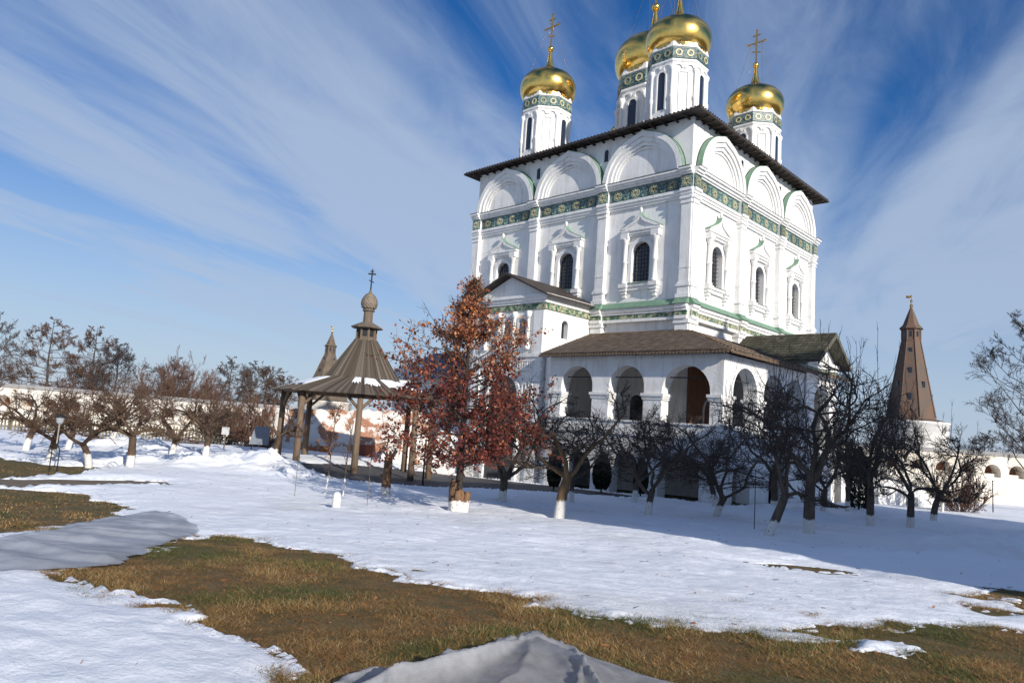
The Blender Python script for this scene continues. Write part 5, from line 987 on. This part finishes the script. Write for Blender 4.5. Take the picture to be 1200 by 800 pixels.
q = MB(); q.add([fn(-.52, .35, bz_+.45), fn(.62, .35, bz_+.45), fn(.5, -.1, bz_+1.5), fn(-.4, -.1, bz_+1.5), fn(-.52, .31, bz_+.45), fn(.62, .31, bz_+.45), fn(.5, -.14, bz_+1.5), fn(-.4, -.14, bz_+1.5)], [(0, 1, 2, 3), (7, 6, 5, 4), (0, 4, 5, 1), (1, 5, 6, 2), (2, 6, 7, 3), (3, 7, 4, 0)]); q.build('sheet', 'sheet_grey', ib)
for s_ in (-.45, .5): q = MB(); q.box(fn, s_-.03, s_+.03, .0, .06, bz_-.2, bz_+.8); q.build('leg', 'iron', ib)
# ------------------------------------------------------------------ ground covers of pale fabric
def fabric(name, m_, pts_fn, n, mm, label):
    V, F = pts_fn(n, mm); me = mesh_np(name, V, F, True); o = link(name, me, m_); props(o, label, 'tarp'); return o
TARP = [(14.6, -38.6), (12.01, -37.36), (11.26, -36.81), (9.16, -35.58), (7.45, -33.82), (8.76, -33.74), (11.24, -34.36), (12.72, -35.62), (14.39, -36.7), (14.5, -37.36)]
def flat_cover(n, mm):
    P = np.array(TARP); x0, y0 = P.min(0); x1, y1 = P.max(0); X, Y = np.meshgrid(np.arange(x0, x1, .05), np.arange(y0, y1, .05), indexing='ij')
    u = (X*.75+Y*.66); v = (-X*.66+Y*.75)
    w = .035*np.abs(fbm(u*.5+3, v*2.0, 3))+.045*np.maximum(0, 1-9*np.abs(fbm(u*.3+8, v*1.1, 2)))+.02*np.abs(fbm(u*.9, v*5, 3))+.004*fbm(u*6, v*9, 3); Z = np.maximum(gz(X, Y)+np.maximum(snow_thick(X, Y), -.02), gz(X, Y)+.03)+.010+w*1.5*sst(-.1, .25, sdf(X, Y, TARP))
    k = (sdf(X, Y, TARP)+.30*fbm(X*1.1, Y*1.1, 4) > 0).ravel(); n_, m_ = X.shape; idx = np.arange(n_*m_).reshape(n_, m_); F = np.stack([idx[:-1, :-1], idx[1:, :-1], idx[1:, 1:], idx[:-1, 1:]], -1).reshape(-1, 4); F = F[k[F].all(1)]; u_, inv = np.unique(F, return_inverse=True)
    return np.stack([X, Y, Z], -1).reshape(-1, 3)[u_], inv.reshape(-1, 4)
fabric('ground_cover', 'fabric', flat_cover, 0, 0, 'flat grey-blue fabric ground cover spread over the left lawn edge')
def mound_cover(n, mm):
    r_ = np.linspace(-1.25, 2.0, 190); v_ = np.linspace(0, 1, 170)
    far1 = np.interp(r_, [-1.25, -.9, -.45, -.05, .22, .42, .6, .95, 1.3, 1.7, 2.0], [4.3, 4.72, 4.98, 5.35, 5.72, 5.66, 5.38, 5.2, 4.98, 4.7, 4.5]); far1 = np.convolve(np.pad(far1, 6, 'edge'), np.ones(13)/13, 'valid')+.05*fbm(r_*4, r_*0+3, 3)
    R_, V_ = np.meshgrid(r_, v_, indexing='ij'); far_ = np.broadcast_to(far1[:, None], R_.shape); D_ = 2.6+(far_-2.6)*V_
    e = sst(0, .2, far_-D_); ww = fbm(R_*1.2, D_*1.2, 3)
    tentv = .15*np.maximum(0, 1-np.abs(R_-.26)/1.25)**1.0*np.exp(-((D_-5.05)/.85)**2)
    al_ = np.arctan2(D_-5.35, R_-.26); ra = np.hypot(R_-.26, D_-5.35)       # folds run out from the hump
    sharp = lambda t, p: (1-np.abs(np.sin(t)))**p
    fold = .19*sharp(al_*3.1+.8*ww+.4, 4)*np.clip(ra, 0, .9)*np.exp(-ra*.4)+.05*sharp(al_*7.3+2.2*ww, 2)*np.clip(ra, 0, .5)+.045*sharp(R_*5+D_*3+5*ww, 5)+.012*np.abs(fbm(R_*3.5, D_*2, 3))+.003*fbm(R_*16, D_*11, 2)
    ridge = np.exp(-((R_-.30-.05*np.sin(D_*4))/.10)**2)*.05*np.exp(-((D_-5.45)/.3)**2)
    X, Y = xy(R_, D_); Z = gz(X, Y)+.03+e*(ridge+tentv+fold+.02)
    idx = np.arange(R_.size).reshape(R_.shape); F = np.stack([idx[:-1, :-1], idx[1:, :-1], idx[1:, 1:], idx[:-1, 1:]], -1).reshape(-1, 4); 
    return np.stack([X, Y, Z], -1).reshape(-1, 3), F
fabric('ground_cover', 'fabric_white', mound_cover, 0, 0, 'crumpled white translucent fabric humped over a plant in the foreground')
# ------------------------------------------------------------------ dead grass and fallen leaves
def grass(n, seed):
    g = np.random.default_rng(seed); d = 3.6+(g.random(n)**1.35)*8.5; r = g.uniform(-.62, 1.0, n)*(d+.8); x, y = xy(r, d)
    k = snow_thick(x, y) < .028; n2 = 40000; d2 = g.uniform(10, 26, n2); r2 = -d2*g.uniform(.45, .95, n2); x2, y2 = xy(r2, d2); k2 = (snow_thick(x2, y2) < .01) & (sdf(x2, y2, PATH) < 0)
    far_ = np.concatenate([np.zeros(k.sum()), np.ones(k2.sum())]); x = np.concatenate([x[k], x2[k2]]); y = np.concatenate([y[k], y2[k2]]); n = len(x); z = turf_z(x, y)-.006
    cl = fbm(x*1.7, y*1.7, 4); gr = fbm(x*.9+50, y*.9, 4)
    a = g.random(n)*2*PI+cl*3; h = g.uniform(.008, .034, n)*(1+1.6*np.clip(cl, -.4, .8)); ln = g.uniform(.04, .13, n)
    w = np.where(far_ > 0, .010, g.uniform(.0022, .0042, n)); B = np.stack([x, y, z], 1); T_ = B+np.stack([np.cos(a)*ln, np.sin(a)*ln, h], 1); pw = np.stack([-np.sin(a)*w, np.cos(a)*w, np.zeros(n)], 1)
    V = np.stack([B-pw, B+pw, T_], 1).reshape(-1, 3); me = mesh_np('dry_grass', V, np.arange(3*n).reshape(-1, 3))
    straw = np.array([(.42, .275, .105), (.36, .20, .072), (.22, .115, .045), (.155, .165, .046), (.09, .105, .030), (.52, .40, .21)])
    pg = np.clip(.24+gr*1.9, .03, .9); u = g.random(n); ci = np.where(u < pg, 3+(g.random(n) < .5), np.where(g.random(n) < np.clip(.35+cl*1.1, .05, .9), g.choice([0, 5, 1], n, p=[.55, .2, .25]), g.choice([1, 2], n, p=[.5, .5])))
    c = np.ones((3*n, 4), np.float32); c[:, :3] = np.repeat(straw[ci]*g.uniform(.75, 1.2, (n, 1)), 3, 0); me.color_attributes.new('Col', 'FLOAT_COLOR', 'POINT').data.foreach_set('color', c.ravel())
    o = link('dry_grass', me, 'grass'); props(o, 'matted brown and olive dead grass on the bare lawn', 'grass', None, 'stuff')
grass(640000, 9)
g = np.random.default_rng(21); n = 420; d = g.uniform(4.5, 12, n); r = g.uniform(-.6, .75, n)*d; x, y = xy(r, d); z = gz(x, y)+np.maximum(snow_thick(x, y), 0)+.015
C_ = np.stack([x, y, z], 1); u = g.normal(0, 1, (n, 3))*[.02, .02, .006]; v = g.normal(0, 1, (n, 3))*[.014, .014, .005]; k = (snow_thick(x, y) < .02) | (g.random(n) < .10); C_, u, v = C_[k], u[k], v[k]
props(link('fallen_leaf', mesh_np('fallen_leaf', np.stack([C_-u, C_+v, C_+u, C_-v], 1).reshape(-1, 3), np.arange(4*len(C_)).reshape(-1, 4)), 'deadleaf'), 'scattered curled brown leaves on grass and snow', 'leaves', None, 'stuff')
# twigs and bits of bark littering the snow below the trees
g = np.random.default_rng(33); n = 420; d = g.uniform(7, 34, n); r = g.uniform(-.55, .72, n)*d; x, y = xy(r, d); th_ = snow_thick(x, y); k = th_ > .03; x, y = x[k], y[k]; n = len(x); z = gz(x, y)+th_[k]
a = g.random(n)*2*PI; l = g.uniform(.02, .10, n)*(.6+.02*np.hypot(x-CAM[0], y-CAM[1])); w = .0025+.00012*np.hypot(x-CAM[0], y-CAM[1]); P0 = np.stack([x, y, z+.006], 1); P1 = P0+np.stack([np.cos(a)*l, np.sin(a)*l, g.uniform(0, .02, n)], 1); s_ = np.stack([-np.sin(a)*w, np.cos(a)*w, w*0+.004], 1)
props(link('twig_litter', mesh_np('twig_litter', np.stack([P0-s_, P0+s_, P1+s_*.5, P1-s_*.5], 1).reshape(-1, 3), np.arange(4*n).reshape(-1, 4)), 'bark'), 'fallen twigs and bark bits littering the snow', 'twigs', None, 'stuff')
# rough clods where the snow has melted on the shaded bank
for o in bpy.data.objects:
    if '_b' in o: del o['_b']
